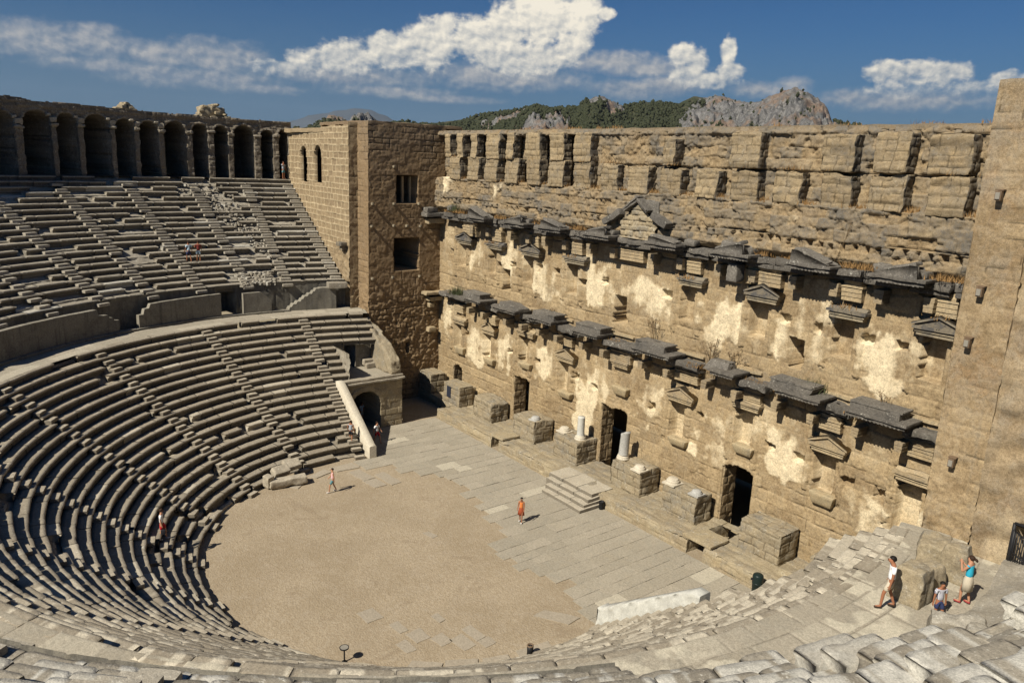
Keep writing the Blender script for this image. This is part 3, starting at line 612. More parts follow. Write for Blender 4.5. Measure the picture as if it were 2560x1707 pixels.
# ------------------------------------------------------------------ stage podium, plinths, columns, steps
ZP = .86; YP = 11.25
def pod_fn(seed):
    def fn(U, V):
        rnd, dh, dv = ashlar(U, V, .36, .5, .8, 1.7, seed, .04); rough = fbm(U*2, V*2, 0, seed, 3)
        D = (rnd-.5)*.05+.05*rough-.07*(1-sst(0, .05, np.minimum(dh, dv)))*sst(-.2, .1, fbm(U, V, 2, seed+1, 2))
        D -= .22*sst(ZP-.22, ZP, V)*(.45+.7*fbm(U*1.1, 0*V, 0, seed+2, 3))
        return D, A3(U, rnd, .1*sst(.5, .1, V), .25*sst(.4, .8, V)+.2*rough)
    return fn
PD = thing('stage_podium', 'low rough stone podium running along the foot of the stage wall', 'podium', (0, YP, 0))
segs = [(-17.9, -9.7), (-8.75, 10.1), (11.3, 24.)]
mb = MB()
for i, (a, b) in enumerate(segs):
    sheet(mb, plane_pf((0, YP, 0), (1, 0, 0), (0, -1, 0)), a, b, -.1, ZP, .07, pod_fn(81+i))
for x, nx in [(-17.9, -1), (-9.7, 1), (-8.75, -1), (10.1, 1), (11.3, -1)]:
    sheet(mb, lambda U, V, D, x=x, nx=nx: np.stack([x+nx*(D*.6), YP+.05+U, V], -1), 0, 3.9, -.1, ZP, .1, pod_fn(90))
sheet(mb, plane_pf((0, 12.95, 0), (1, 0, 0), (0, -1, 0)), -24.2, -17.9, -.1, ZP, .1, pod_fn(95))
put(PD, mb.build('front_wall', M['podium']))
def podtop(U, V):
    rough = fbm(U*1.2, V*1.2, 0, 97, 4)
    rnd, dh, dv = ashlar(U, V, .6, .9, .8, 1.6, 98, .1)
    D = .09*rough+(rnd-.5)*.05-.05*(1-sst(0, .05, np.minimum(dh, dv)))-.16*sst(YP+.4, YP, V)*(.4+fbm(U*1.1, 0*V, 0, 99, 3))
    keep = ~((U > -9.72) & (U < -8.73) & (V < 14.4)) & ~((U > 10.08) & (U < 11.32) & (V < 14.4)) & ~((U < -17.9) & (V < 12.95))
    return D, A3(U, rnd, .15, .25+.45*rough), keep
mb = MB(); sheet(mb, lambda U, V, D: np.stack([U, V, ZP-.03+D], -1), -24.2, 24.2, YP, YW+.2, .1, podtop)
put(PD, mb.build('podium_top', M['podium']))
for a, b in ((-9.85, -8.6), (9.9, 11.5)):
    mb = MB(); rbox(mb, ((a+b)/2, YP+.95, ZP+.10), (b-a+.5, 1.75, .2), .15, .05, .03, s=int(a+40), A=(.75, .05, 0)); put(PD, mb.build('bridge_slab', M['podium']))
PLS = [(-24.4, -21.95, 'plain block plinth nearest the brown far tower, half in its shadow'), (-19.75, -17.15, 'block plinth with a small dark plaque on its front'), (-14.95, -12.35, 'rounded weathered plinth in front of the far small doorway'), (-9.3, -6.65, 'large plinth carrying one broken white base at its near corner'),
       (-4.4, -1.72, 'plinth carrying the short pale column and a loose base'), (1.8, 4.5, 'plinth beside the steps carrying the leaning grey column'), (6.4, 9.1, 'plinth with two small column bases in front of the ragged dark doorway'), (12.3, 14.95, 'massive bare plinth with lichened front near the waste bin'), (17.3, 19.9, 'grey worn plinth nearest the plastered near tower')]
for i, (a, b, lab) in enumerate(PLS):
    P = thing('statue_plinth', lab, 'plinth', ((a+b)/2, 13.1, ZP), 'plinths along the stage podium')
    h = [1.75, 1.75, 1.72, 1.75, 1.7, 1.75, 1.7, 1.8, 1.75][i]; am = [.02, .03, .07, .06, .06, .06, .05, .05, .1][i]; yb = [14.6, 14.5, 14.9, 15.0, 15.05, 14.9, 14.6, 14.9, 14.6][i]
    def wp(P_, hh, i=i):
        P_ = P_.copy()
        if i == 2: P_[..., 2] -= .3*np.clip(P_[..., 0]/hh[0]-.2, 0, 1)*np.clip(P_[..., 2]/hh[2], 0, 1)
        # joints between courses
        g = np.abs(((P_[..., 2]+hh[2])/.58) % 1-.5) > .46
        k = np.where(g, .985, 1.); P_[..., 0] *= k; P_[..., 1] *= k
        return P_
    mb = MB(); rbox(mb, ((a+b)/2, (13.05+yb)/2, ZP-.05+h/2), (b-a, yb-13.05, h+.1), .07, .1 if am > .05 else .05, am, s=1700+i, A=(.4, .05, .35), warp=wp, ns=1.6, blocks=(.58, .9))
    rbox(mb, ((a+b)/2, (yb+YW)/2+.05, ZP-.1+h*.45), ((b-a)*.7, max(.2, YW-yb+.3), h*.9), .12, .08, .05, s=1750+i, A=(.5, .0, .1)) if yb < 14.9 else None
    put(P, mb.build('block', M['podium']))
    if i == 1:
        mb = MB(); rbox(mb, (a+.95, 13.02, ZP+1.0), (.62, .06, 1.0), .3, .01, .0, A=(.5, 0, 0)); put(P, mb.build('plaque', M['void']))
BASEP = [(0, .0), (.46, .0), (.46, .14), (.40, .16), (.43, .22), (.40, .29), (.33, .31), (.35, .36), (.31, .40)]
def colbase(x, y, z, lab, s=1., tilt=0.):
    o = MB(); lathe(o, (x, y, z), [(r*s, h*s) for r, h in BASEP]+[(0, .4*s)], 20, (.6, .2, 0))
    rbox(o, (x, y, z+.05), (1.0*s, 1.0*s, .12), .2, .03, .02, s=int(x*10+500), A=(.5, 0, 0))
    o = o.build('moulded_stone', M['pale'] if s > .85 else M['granite']); return o
for x, y, lab, s in [(-7.2, 13.6, 'broken white column base on the plinth before the small far doorway', .85), (-4.1, 13.9, 'pale moulded base left of the short pale column', .95), (4.1, 13.35, 'pale ring base near the edge of the plinth with the leaning column', .9), (6.75, 13.6, 'stacked pale base at the far end of the two-base plinth', 1.), (8.7, 13.55, 'small grey base at the near corner of the two-base plinth', .8)]:
    tag(colbase(x, y, ZP+1.68, lab, s), lab, 'moulded stone', 'moulded stones on the plinths')
def column(x, y, z, h, r, mat, lab, lean=0.):
    C_ = thing('column_stump', lab, 'column', (x, y, z), 'column stumps on the plinths')
    mb = MB(); lathe(mb, (x, y, z), [(q*.95, w*.95) for q, w in BASEP], 24, (.6, .2, 0)); put(C_, mb.build('base', M['pale'], smooth=False))
    mb = MB(); n = 24; P = []; prof = [(r*1.08, .36), (r*1.0, .44), (r*.99, h*.5), (r*.96, h-.12), (r*1.0, h-.06), (r*.98, h), (0, h)]
    for q, w in prof:
        for k in range(n):
            t = 2*math.pi*k/n; dz = (-.18 if (lean and w > h-.15 and math.cos(t) < .1) else 0)
            P.append((x+q*math.cos(t)+lean*w, y+q*math.sin(t), z+w+dz))
    mb.add(P, [(i*n+k, i*n+(k+1) % n, (i+1)*n+(k+1) % n, (i+1)*n+k) for i in range(len(prof)-1) for k in range(n)], (.6, .1, 0)); put(C_, mb.build('shaft', M['marble'] if not lean else M['granite']))
column(-2.3, 13.85, ZP+1.66, 1.75, .27, 0, 'short pale upright column left of the tall central doorway')
column(2.05, 13.85, ZP+1.68, 2.0, .33, 1, 'leaning chipped grey column right of the tall central doorway', .05)
ST = thing('stone_steps', 'broken pale stone steps climbing from the paved floor to the podium', 'steps', (0, 10.3, 0))
for k in range(4):
    mb = MB(); zt = .22*(k+1); y0 = 9.35+.45*k; x0 = -1.0-.28*k+.12*math.sin(k*2); x1 = 2.95-.12*k
    for j in range(3):
        a = x0+(x1-x0)*j/3; b = x0+(x1-x0)*(j+1)/3-.02
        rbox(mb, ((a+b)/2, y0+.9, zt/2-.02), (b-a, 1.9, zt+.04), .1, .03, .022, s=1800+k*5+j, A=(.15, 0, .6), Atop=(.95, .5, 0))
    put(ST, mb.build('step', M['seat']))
# ------------------------------------------------------------------ towers
def tower_face(seed, wins, plast=0., slit=None):
    def fn(U, V):
        rnd, dh, dv = ashlar(U, V, .42, .6, .7, 1.5, seed, .05)
        rough = fbm(U*1.9, V*1.9, 0, seed, 4); fine = fbm(U*5, V*5, 0, seed+1, 3); big = fbm(U*.3, V*.3, 0, seed+2, 3)
        low = sst(12, 8, V)
        jn = (1-sst(.01, .04, np.minimum(dh, dv)+.02*fine))*sst(-.25, .15, big+.5*rough)
        D = (rnd-.5)*.04+.02*rough+low*(.07*rough+.10*fine)+.03*fine-.05*jn
        if plast: D = D*(1-.6*plast)
        for x0, x1, z0, z1, d in wins:
            s = box_sdf(U+.04*rough, V+.04*rough, x0, x1, z0, z1); D = np.where(s < 0, -d, D)
        pl = plast*sst(-.15, .3, fbm(U*.6, V*.45, 1, seed+4, 4)+.1)
        return D, A3(U, np.clip(rnd*.7+.15+.3*big+.3*rough, 0, 1), np.where(pl > .05, np.clip(pl, 0, 1), -.8*jn-.3*low*np.clip(-fine, 0, 1)*2), np.clip(.25*sst(20, 24, V)+.3*rough*sst(6, 16, V), 0, 1))
    return fn
def tower(sg, ztop, label):
    """sg -1: the far tower (left end of the wall), +1: the near one"""
    T = thing('stage_tower', label, 'tower', (sg*24, 8, 0), 'towers at the ends of the stage wall')
    X = sg*24.0; m = M['tower'] if sg < 0 else M['plastertower']; Y0 = 7.81; Y1 = YW+.4
    mb = MB()
    wins = [(10.5, 12.6, 18.05, 20.45, 5.), (10.28, 12.8, 12.1, 15.0, 6.), (11.55, 11.9, 4.4, 5.4, .8)] if sg < 0 else []
    sheet(mb, lambda U, V, D: np.stack([X-sg*D, U, V], -1), Y0, Y1, -.1, ztop, .07 if sg < 0 else .14, tower_face(2000, wins))
    xe = sg*26.1
    fn2 = tower_face(2010, [], 0 if sg < 0 else .25)
    sheet(mb, lambda U, V, D: np.stack([X+sg*U, Y0-D, V], -1), 0, 2.1, -.1, ztop, .07, fn2)
    put(T, mb.build('wall', m))
    mb = MB(); rbox(mb, (sg*29., (Y0+17.2)/2, ztop), (10, 17.2-Y0-.02, .3), .3, .04, .05, s=2020, A=(.3, 0, .4))
    rbox(mb, (sg*34, 12.6, ztop/2), (.4, 9.2, ztop), 2, .05, .02, s=2021); rbox(mb, (sg*29, 17.1, ztop/2), (10, .3, ztop), 2, .05, .02, s=2022)
    put(T, mb.build('roof', m))
    if sg < 0:
        # return of the front corner, corbels, cornice ends
        cor = [(8.1, 18.02), (10.2, 18.02), (8.08, 16.12), (10.2, 16.12), (11.5, 16.1), (12.85, 16.05), (8.1, 11.55), (10.1, 11.55), (12.85, 11.5), (10.2, 21.2), (12.7, 18.0)]
        for i, (y, z) in enumerate(cor):
            mb = MB(); rbox(mb, (X+.1, y, z), (.34, .19, .22), .1, .04, .03, s=2030+i, A=(.6, .1, .1)); put(T, mb.build('corbel', M['hood']))
        for i, (y, z, w, h, p, mt) in enumerate([(14.1, 17.1, 2.2, .35, 1.0, 'dark'), (14.3, 16.55, 1.8, .5, .7, 'carved'), (14.2, 9.95, 2.2, .28, .9, 'carved'), (14.4, 9.4, 1.6, .4, .6, 'carved'), (14.0, 8.75, .5, .4, .5, 'carved'), (14.1, 6.45, .8, .45, .45, 'carved'), (13.7, 17.5, 1.1, .45, .8, 'dark')]):
            mb = MB(); rbox(mb, (X+p/2, y, z), (p+.1, w, h), .12, .05, .045, s=2050+i, A=(.6, .2, .1)); put(T, mb.build('cornice_end', M[mt]))
        mb = MB()
        for y in (10.75, 11.55, 12.3): rbox(mb, (X-.9, y, 19.2), (.25, .22, 2.3), .3, .03, .02, s=int(y*9), A=(.6, .2, 0))
        put(T, mb.build('window_post', M['carved']))
    return T
tower(-1, 24.75, 'brown stone tower with two square window openings at the far end of the stage wall')
tower(1, 25.3, 'pale plastered tower rising at the near right edge with small wall lamps')
# walls joining the towers to the seating (with the tower's recessed corner)
def versura(sg):
    lab = 'windowed ashlar wall with pale mortar between the far tower and the arcade' if sg < 0 else 'rough red-streaked plaster wall with a gateway beside the near tower'
    T = thing('end_wall', lab, 'wall', (sg*30, 7, 8.7), 'end walls of the seating')
    xa, ya, xb, yb = 26.05, 7.0, 42.2, 7.62; L = math.hypot(xb-xa, yb-ya); ux, uy = (xb-xa)/L, (yb-ya)/L
    def fn(U, V):
        rnd, dh, dv = ashlar(U, V, .46, .62, .7, 1.25, 2100, .05); rough = fbm(U*2, V*2, 0, 2101, 4); j = np.minimum(dh, dv)
        low = sst(14.5, 12.5, V+.35*(U-3)) if sg < 0 else np.ones_like(U)
        mort = (1-sst(.018, .06, j+.04*rough))*(1-low)
        D = .05*rough+(rnd-.5)*.05+.05*mort+.10*rough*low; kp = np.ones(U.shape, bool)
        if sg < 0:
            for xc, hw, z0, zc in ((11.0, .85, 19.25, 21.8), (7.2, .95, 19.3, 21.8)):
                s = np.where(V < zc, np.maximum(np.abs(U-xc)-hw, z0-V), np.hypot(U-xc, V-zc)-hw)
                D = np.where(s < 0, -.28, D); kp &= ~(s < -.09); vo = (s > 0) & (s < .5) & (V > zc-.1); D = np.where(vo, D+.03, D)
                ang = np.arctan2(V-zc, U-xc); mort = np.where(vo, (np.abs((ang*7) % 1-.5) > .40)*1., mort)
            s = box_sdf(U, V, .0, 1.1, 8, 10.95); D = np.where(s < 0, -1.2, D); mort = np.where(V < 11.3, 0, mort)
        else:
            s = box_sdf(U+.05*rough, V, 1.35, 4.2, 7, 10.35); D = np.where(s < 0, -1.6, D)
        top = 24.55-.05*np.maximum(0, U-4)+.12*fbm(U*1.3, 0*U, 0, 2103, 3)
        pl = (low*.35*sst(-.2, .3, rough)) if sg < 0 else sst(-.1, .35, fbm(U*.9, V*.5, 0, 2104, 4))*.6
        return D, A3(U, np.clip(rnd*.9, 0, 1), pl, np.clip(mort, 0, 1) if sg < 0 else .3+.4*rough), (V < top) & kp
    mb = MB()
    sheet(mb, lambda U, V, D: np.stack([sg*(xa+U*ux-D*uy*0), ya+U*uy-D, V], -1), 0, L, 7.9, 24.9, .07 if sg < 0 else .12, fn)
    sheet(mb, lambda U, V, D: np.stack([sg*26.05-sg*D, 7.0+U, V], -1), -.02, .85, 7.9, 24.75, .1, tower_face(2110, []))
    rbox(mb, (sg*34.3, 10.2, 24.15), (16.4, 6.0, .4), .4, .05, .05, s=2120, A=(.4, 0, .2)); 
    put(T, mb.build('wall', M['mortar'] if sg < 0 else M['plastertower']))
    mb = MB(); rbox(mb, (sg*34.3, 13.2, 16), (16.4, .3, 16), 2, .05, .02, s=2121); rbox(mb, (sg*42.3, 10.4, 16), (.3, 5.4, 16), 2, .05, 0); put(T, mb.build('rear_wall', M['tower']))
    if sg < 0:
        mb = MB(); rbox(mb, (-27.0, 6.75, 14.3), (1.0, .8, .35), .1, .05, .03, s=2130, A=(.5, 0, .2)); rbox(mb, (-27.0, 6.85, 13.95), (.6, .55, .4), .1, .05, .03, s=2131, A=(.5, 0, .2)); put(T, mb.build('bracket', M['hood']))
    else:
        g = thing('iron_gate', 'black iron barred gate standing open in the doorway at the right edge', 'gate', (27.4, 6.9, 8.65))
        mb = MB()
        gx, gy = 27.42, 6.85
        for k in range(8):
            t = k/7; tube(mb, (gx+.62*t, gy-.55*t, 8.7), (gx+.62*t, gy-.55*t, 10.2), .05 if k in (0, 7) else .02, n=6)
        for z in (8.72, 9.4, 10.18): tube(mb, (gx, gy, z), (gx+.62, gy-.55, z), .03, n=6)
        put(g, mb.build('leaf', M['iron']))
        mb = MB()
        for x in (27.36, 30.3): tube(mb, (x, 6.95, 8.65), (x, 6.95, 10.4), .06, n=6)
        tube(mb, (27.36, 6.95, 10.4), (30.3, 6.95, 10.4), .06, n=6); put(g, mb.build('frame', M['iron']))
versura(-1); versura(1)
for i, (x, z, lab) in enumerate([(24.7, 21.5, 'grey box lamp highest on the plastered tower'), (24.65, 18.1, 'grey box lamp on the plastered tower level with the upper cornice end'), (24.55, 16.2, 'grey box lamp on the plastered tower just above the middle'), (24.75, 11.6, 'pale glazed lamp lowest on the plastered tower beside the lower cornice')]):
    Lm = thing('wall_lamp', lab, 'lamp', (x, 7.7, z), 'box lamps on the near tower')
    mb = MB(); rbox(mb, (x, 7.62, z), (.22, .22, .34), .2, .02, .0); put(Lm, mb.build('housing', M['lantern']))
    mb = MB(); rbox(mb, (x, 7.5, z), (.15, .05, .24), .2, .01, .0); put(Lm, mb.build('lens', M['glassy']))
    mb = MB(); rbox(mb, (x, 7.72, z+.2), (.28, .3, .05), .2, .01, .0); put(Lm, mb.build('hood', M['lantern']))

# ------------------------------------------------------------------ seating
DEG = math.pi/180
R0, ZD = 13.1, 8.67
LR = [R0+.589*i for i in range(20)]; LZ = [ZD*(i+1)/20 for i in range(20)]
UR = [28.0+.675*j for j in range(21)]; UZ = [11.15+.41*j for j in range(21)]
def seat_row(mb, r, z0, z1, rb, th0, th1, seed, step, drop=0., erode=1., gaps=None, lmin=1.1, lmax=2.6):
    g = np.random.default_rng(seed); h = z1-z0; t = th0
    prof0 = np.array([(.15, -.04), (.17, h*.42), (.08, h-.17), (.0, h-.085), (.03, h), ((rb-r)*.28, h-.004), ((rb-r)*.52, h-.012), ((rb-r)*.78, h-.006), (rb-r+.08, h), (rb-r+.08, -.04)])
    wN = np.array([.3, .6, 1., 1., .9, .3, .3, .3, .15, 0]); NP = 10
    while t < th1-1e-4:
        L = g.uniform(lmin, lmax if t < 5.3 or r < 24 else 1.6)/r; e = min(t+L, th1)
        if (th1-e)*r < .5: e = th1
        a, b = t+.006/r*g.uniform(.5, 3), e-.006/r*g.uniform(.5, 3); t = e
        tone = g.random(); lich_shade = g.random()
        mid = (a+b)/2; stub = g.random() < (drop if not (r > 28.5 and mid/DEG > 338 and r < 36) else .45)
        if gaps and any(x0 < mid/DEG < x1 for x0, x1 in gaps): stub = True
        if stub: a, b = max(th0, a-.12/r), min(th1, b+.12/r)
        if not stub and g.random() < .12*erode: b -= g.uniform(.1, .35)*(b-a)
        near = mid/DEG > 300 and r > 24; n = max(2, int((b-a)*r/(.1 if near else step))+1); th = np.linspace(a, b, n)
        er2 = erode*(.85 if near else .8); erj = 1.5 if near else 1.; dz = g.normal(0, .009)*erode*erj; dr = g.normal(0, .014)*erode*erj
        s = th*r
        ch = np.clip(fbm(s*1.1, 0*s+r*3, 0, 3001, 4)*1.3, -.1, 1)          # worn nosing
        P = np.zeros((n, NP, 3)); rr = np.zeros((n, NP)); zz = np.zeros((n, NP))
        for k in range(NP):
            f = fbm(s*2.6, 0*s+r*2+k*.35, 0, 3003, 3)
            rr[:, k] = r+dr+prof0[k, 0]+wN[k]*er2*(.035*f+.10*np.clip(ch, 0, 1)*(k in (2, 3, 4)))
            zz[:, k] = z0+prof0[k, 1]+dz*(0 < k < 9)+wN[k]*er2*(.022*f-.07*np.clip(ch, 0, 1)*(k in (3, 4)))
        if stub:       # robbed block: only a low broken bed is left
            for k in range(NP):
                lo = np.array([.28, .30, .32, .34, .40, .44, (rb-r)*.7, (rb-r)*.85, rb-r+.1, rb-r+.1])[k]; f = fbm(s*3.1, 0*s+k*.9+r, 0, 3009, 3)
                rr[:, k] = r+lo+.10*f*(k < 6); zz[:, k] = z0+np.array([-.05, .02, .06, .09, .12, .13, .14, .15, .16, -.05])[k]*h/.41+.07*f*(0 < k < 9)
        if n > 4:      # rounded block ends
            for m_ in (0, n-1): rr[m_, 2:5] += .03; zz[m_, 3:6] -= .02
        P[..., 0] = rr*np.cos(th)[:, None]; P[..., 1] = rr*np.sin(th)[:, None]; P[..., 2] = zz
        A = np.zeros((n, NP, 3)); A[..., 0] = np.clip(.15+.7*tone+.2*fbm(s*.8, 0*s, r, 3005, 2)[:, None], 0, 1); A[..., 1] = np.where(tone > .93, .55, (.95*sst(-.02, .2, fbm(s*2.0, 0*s+r*1.9, 0, 3007, 4)+.16*np.clip((np.degrees(th)-300)/50, 0, 1)-.08)*np.clip((np.degrees(th)-255)/50, 0, 1))[:, None]); A[..., 2] = .3*lich_shade**2; A[:, :3, 2] = .75+.25*lich_shade; A[:, 3:5, 2] = 0; A[:, 3:5, 0] = np.clip(A[:, 3:5, 0]+.25, 0, 1)  # dark lichen on risers, deepened in colour to paint their shade; nosings lighter
        q = gridq(n, NP)
        base = np.array([[0, 1, 2, 9], [2, 3, 8, 9], [3, 4, 7, 8], [4, 5, 6, 7]])
        q = np.concatenate([q, base, base[:, ::-1]+(n-1)*NP])
        mb.add(P.reshape(-1, 3), q, A.reshape(-1, 3))
def stair(th, rows, rs, zs, zprev, w, seed, mat):
    mb = MB(); g = np.random.default_rng(seed)
    for i in rows:
        z0 = zs[i-1] if i else zprev; z1 = zs[i]; hh = z1-z0
        r = rs[i]-.14; a = th*DEG
        rbox(mb, ((r)*math.cos(a), r*math.sin(a), z0+hh*.25), (.36, w, hh*.5), .13, .02, .015, rz=a, s=seed+i, A=(.8, .35*(g.random() > .5), 0))
    return mb
LS = thing('lower_seating', 'lower curved bank of worn stone seat rows around the gravel floor', 'seating', (0, 0, 0))
def end_lo(i):
    y = 2.05+.02*i if i < 10 else (3.35 if i < 15 else 7.1)
    if i == 19: y = 6.9
    return math.asin(y/LR[i])
for i in range(20):
    mb = MB(); e = end_lo(i)
    rb = LR[i+1] if i < 19 else 24.85
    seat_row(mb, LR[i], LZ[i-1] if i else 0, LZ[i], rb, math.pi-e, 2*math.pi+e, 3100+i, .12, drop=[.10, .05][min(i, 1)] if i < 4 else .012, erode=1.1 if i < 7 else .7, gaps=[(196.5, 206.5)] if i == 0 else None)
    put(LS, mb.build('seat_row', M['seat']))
LST = [174.4, 193.3, 214.2, 235.4, 254.5, 275., 295.5, 316., 337.5, 365.6]
for k, th in enumerate(LST):
    mb = MB(); g = random.Random(k)
    for i in range(20):
        tt = th+(1.6*i/19 if k in (0, 1, 2) else 0)
        a = tt*DEG; z0 = LZ[i-1] if i else 0; hh = LZ[i]-z0; r = LR[i]-.13
        if k == 0: a = math.pi-math.asin((1.45+.02*i)/LR[i]); 
        if k == 9: a = math.asin((1.45+.02*i)/LR[i])
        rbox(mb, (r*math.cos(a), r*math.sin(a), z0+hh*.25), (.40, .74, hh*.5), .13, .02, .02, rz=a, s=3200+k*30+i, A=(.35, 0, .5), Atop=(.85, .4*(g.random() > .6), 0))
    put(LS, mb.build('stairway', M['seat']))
mb = MB()      # rubble bed beneath the blocks
def lobed(U, V):
    r_ = R0+.2+V; z = (V)*ZD/11.3-.33+.12*fbm(U*13*1.5, V*1.5, 0, 3300, 3)
    return z, A3(U, .3, 0, .3)
def lobed_pf(U, V, D):
    return np.stack([(R0+.2+V)*np.cos(U), (R0+.2+V)*np.sin(U), D], -1)
nu, nv = 420, 50; U, V = np.meshgrid(np.linspace(math.pi-.13, 2*math.pi+.13, nu), np.linspace(0, 11., nv)); D, A = lobed(U, V); mb.add(lobed_pf(U, V, D).reshape(-1, 3), gridq(nv, nu), A.reshape(-1, 3))
put(LS, mb.build('rubble_bed', M['seat']))
# walkway (diazoma)
WK0, WK1 = 24.55, 28.1
def walk_fn(U, V):
    rnd, dh, dv = ashlar(U, V, .85, 1.15, 1.0, 2.2, 3400, .08); rough = fbm(U*1.5, V*1.5, 0, 3401, 4)
    D = (rnd-.5)*.025+.012*rough-.035*(1-sst(0, .05, np.minimum(dh, dv)))
    jn = (1-sst(.0, .05, np.minimum(dh, dv))); wl = .7*sst(.05, .3, fbm(U*.8, V*.8, 0, 3403, 4))*sst(255, 320, np.degrees(U/26.3)); return D, A3(U, rnd, np.where(jn > .4, -.6*jn, np.maximum(.4*(rnd > .85), wl)), .12+.35*rough)
mb = MB(); ra = 26.3
nu, nv = 1500, 50; U, V = np.meshgrid(np.linspace((180-17.5)*DEG, (360+17.5)*DEG, nu), np.linspace(WK0, WK1, nv)); D, A = walk_fn(U*ra, V)
mb.add(np.stack([V*np.cos(U), V*np.sin(U), ZD+.0+D], -1).reshape(-1, 3), gridq(nv, nu), A.reshape(-1, 3))
struct(mb.build('walkway', M['slab']))
# upper seating
US = thing('upper_seating', 'upper bank of broken stone seat rows climbing to the arcade', 'seating', (0, 0, 11))
def end_up(r): return math.asin(np.interp(r, [26, 42], [6.85, 7.5])/r)
RUB = [(178.7, 181.8), (186.5, 188.2)]
for j in range(20):
    r = UR[j]; mb = MB(); e = end_up(r)
    gaps = []
    # collapsed wedge seen below the middle of the arcade
    if 4 < j < 20: c = 179.6+(j-12)*.42+1.2*math.sin(j*1.9); w = .5+.10*(j-4)*(.6+.5*math.sin(j*2.7)); gaps.append((c-w, c+w))
    if j < 3: gaps.append((178.2, 183.8))
    if j < 2: gaps.append((338., 374.))
    elif j < 4: gaps.append((347., 374.))
    z0 = UZ[j-1] if j else 10.6
    if j < 4: z0r = {0: ZD+.3, 1: ZD+.6, 2: ZD+1.0, 3: ZD+1.3}[j]
    t1 = 337*DEG if j < 2 else (347*DEG if j < 4 else 2*math.pi+e)
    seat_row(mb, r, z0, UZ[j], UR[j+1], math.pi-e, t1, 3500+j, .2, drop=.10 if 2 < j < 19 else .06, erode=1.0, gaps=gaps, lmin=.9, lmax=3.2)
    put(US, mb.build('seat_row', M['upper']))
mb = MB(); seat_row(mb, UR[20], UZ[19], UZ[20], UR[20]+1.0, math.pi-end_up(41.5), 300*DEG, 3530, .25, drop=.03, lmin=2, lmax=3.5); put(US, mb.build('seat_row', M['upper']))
for k in range(20):
    th = [168.9, 176.0, 183.0, 191.2, 199.5, 207.8][k] if k < 6 else 207.8+8.4*(k-5)
    if th > 352: continue
    mb = MB()
    for j in range(20):
        a = (th+(.0 if k else 0))*DEG
        if k == 0: a = math.pi-end_up(UR[j])+.55/UR[j]
        z0 = UZ[j-1] if j else 10.7; hh = UZ[j]-z0; r = UR[j]-.17
        if j < 2 and th > 336: continue
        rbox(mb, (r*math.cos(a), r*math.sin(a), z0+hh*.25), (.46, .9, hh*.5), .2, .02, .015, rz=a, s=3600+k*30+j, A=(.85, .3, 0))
    put(US, mb.build('stairway', M['upper']))
mb = MB(); nu, nv = 700, 60
U, V = np.meshgrid(np.linspace(math.pi-.27, 2*math.pi+.25, nu), np.linspace(0, 14.3, nv))
V2 = V+.0; zz = 11.15+V2*.41/.675-.56+.14*fbm(U*34*1.4, V*1.4, 0, 3700, 4)+.05*fbm(U*34*4, V*4, 0, 3701, 2)
zz = np.where((U > 336*DEG) & (V < np.where(U > 346.5*DEG, 2.75, 1.4)), ZD+.35+.42*V+.25*fbm(U*30, V*1.5, 0, 3702, 3), zz)
rbed = 28.12+V-.0
mb.add(np.stack([rbed*np.cos(U), rbed*np.sin(U), zz], -1).reshape(-1, 3), gridq(nv, nu), A3(U, .45, .25, .1).reshape(-1, 3))
put(US, mb.build('rubble_bed', M['upper']))
mb = MB(); g = np.random.default_rng(77)
def rubble(mb, x, y, z, s, seed):
    rbox(mb, (x, y, z), (s*g.uniform(.7, 1.4), s*g.uniform(.7, 1.4), s*g.uniform(.5, .9)), s, s*.2, s*.12, rz=g.uniform(0, 3), s=seed, A=(g.uniform(.4, 1), g.uniform(0, .6), 0))
for k in range(420):
    j = g.integers(4, 20); c = 179.6+(j-12)*.42+g.normal(0, .10*(j-1)); a = c*DEG; r = UR[j]+g.uniform(-.1, .6)
    rubble(mb, r*math.cos(a), r*math.sin(a), UZ[j-1]+.06+.3*(r-UR[j]), g.uniform(.10, .32), int(k))
for k in range(160):
    a = g.uniform(178, 184)*DEG; r = g.uniform(27.9, 29.6); rubble(mb, r*math.cos(a), r*math.sin(a), 11.0+(r-28)*.5, g.uniform(.15, .45), int(k+900))
o = mb.build('rubble', M['upper'], US); o['kind'] = 'stuff'
# wall behind the walkway with slabs, doorway and side stairs
RW = thing('walkway_wall', 'grey slab wall rising behind the walkway with a dark doorway', 'wall', (0, 0, ZD))
def rw_fn(U, V):
    th = U/27.95/DEG; rnd, dh, dv = ashlar(U, V, 2.4, 2.8, .8, 1.7, 3800, .03); rough = fbm(U*1.3, V*1.3, 0, 3801, 3)
    D = (rnd-.5)*.06+.02*rough-.05*(1-sst(0, .05, dv))
    D = D+.08*sst(10.95, 11.05, V)
    for t0, t1, z1 in ((185.3, 188.3, 10.75), (226., 228., 10.7), (309, 311.5, 10.7)):
        s = np.maximum(np.maximum(t0-th, th-t1)*.49, V-z1); D = np.where(s < 0, -1.8, D)
    return D, A3(U, rnd*.6, .0, .30+.4*rough), ~((th > 337.))
mb = MB(); sheet(mb, polar_pf(27.95), (180-14.5)*DEG*27.95, 338*DEG*27.95, ZD-.1, 11.1, .1, rw_fn)
put(RW, mb.build('slab_wall', M['greyslab']))
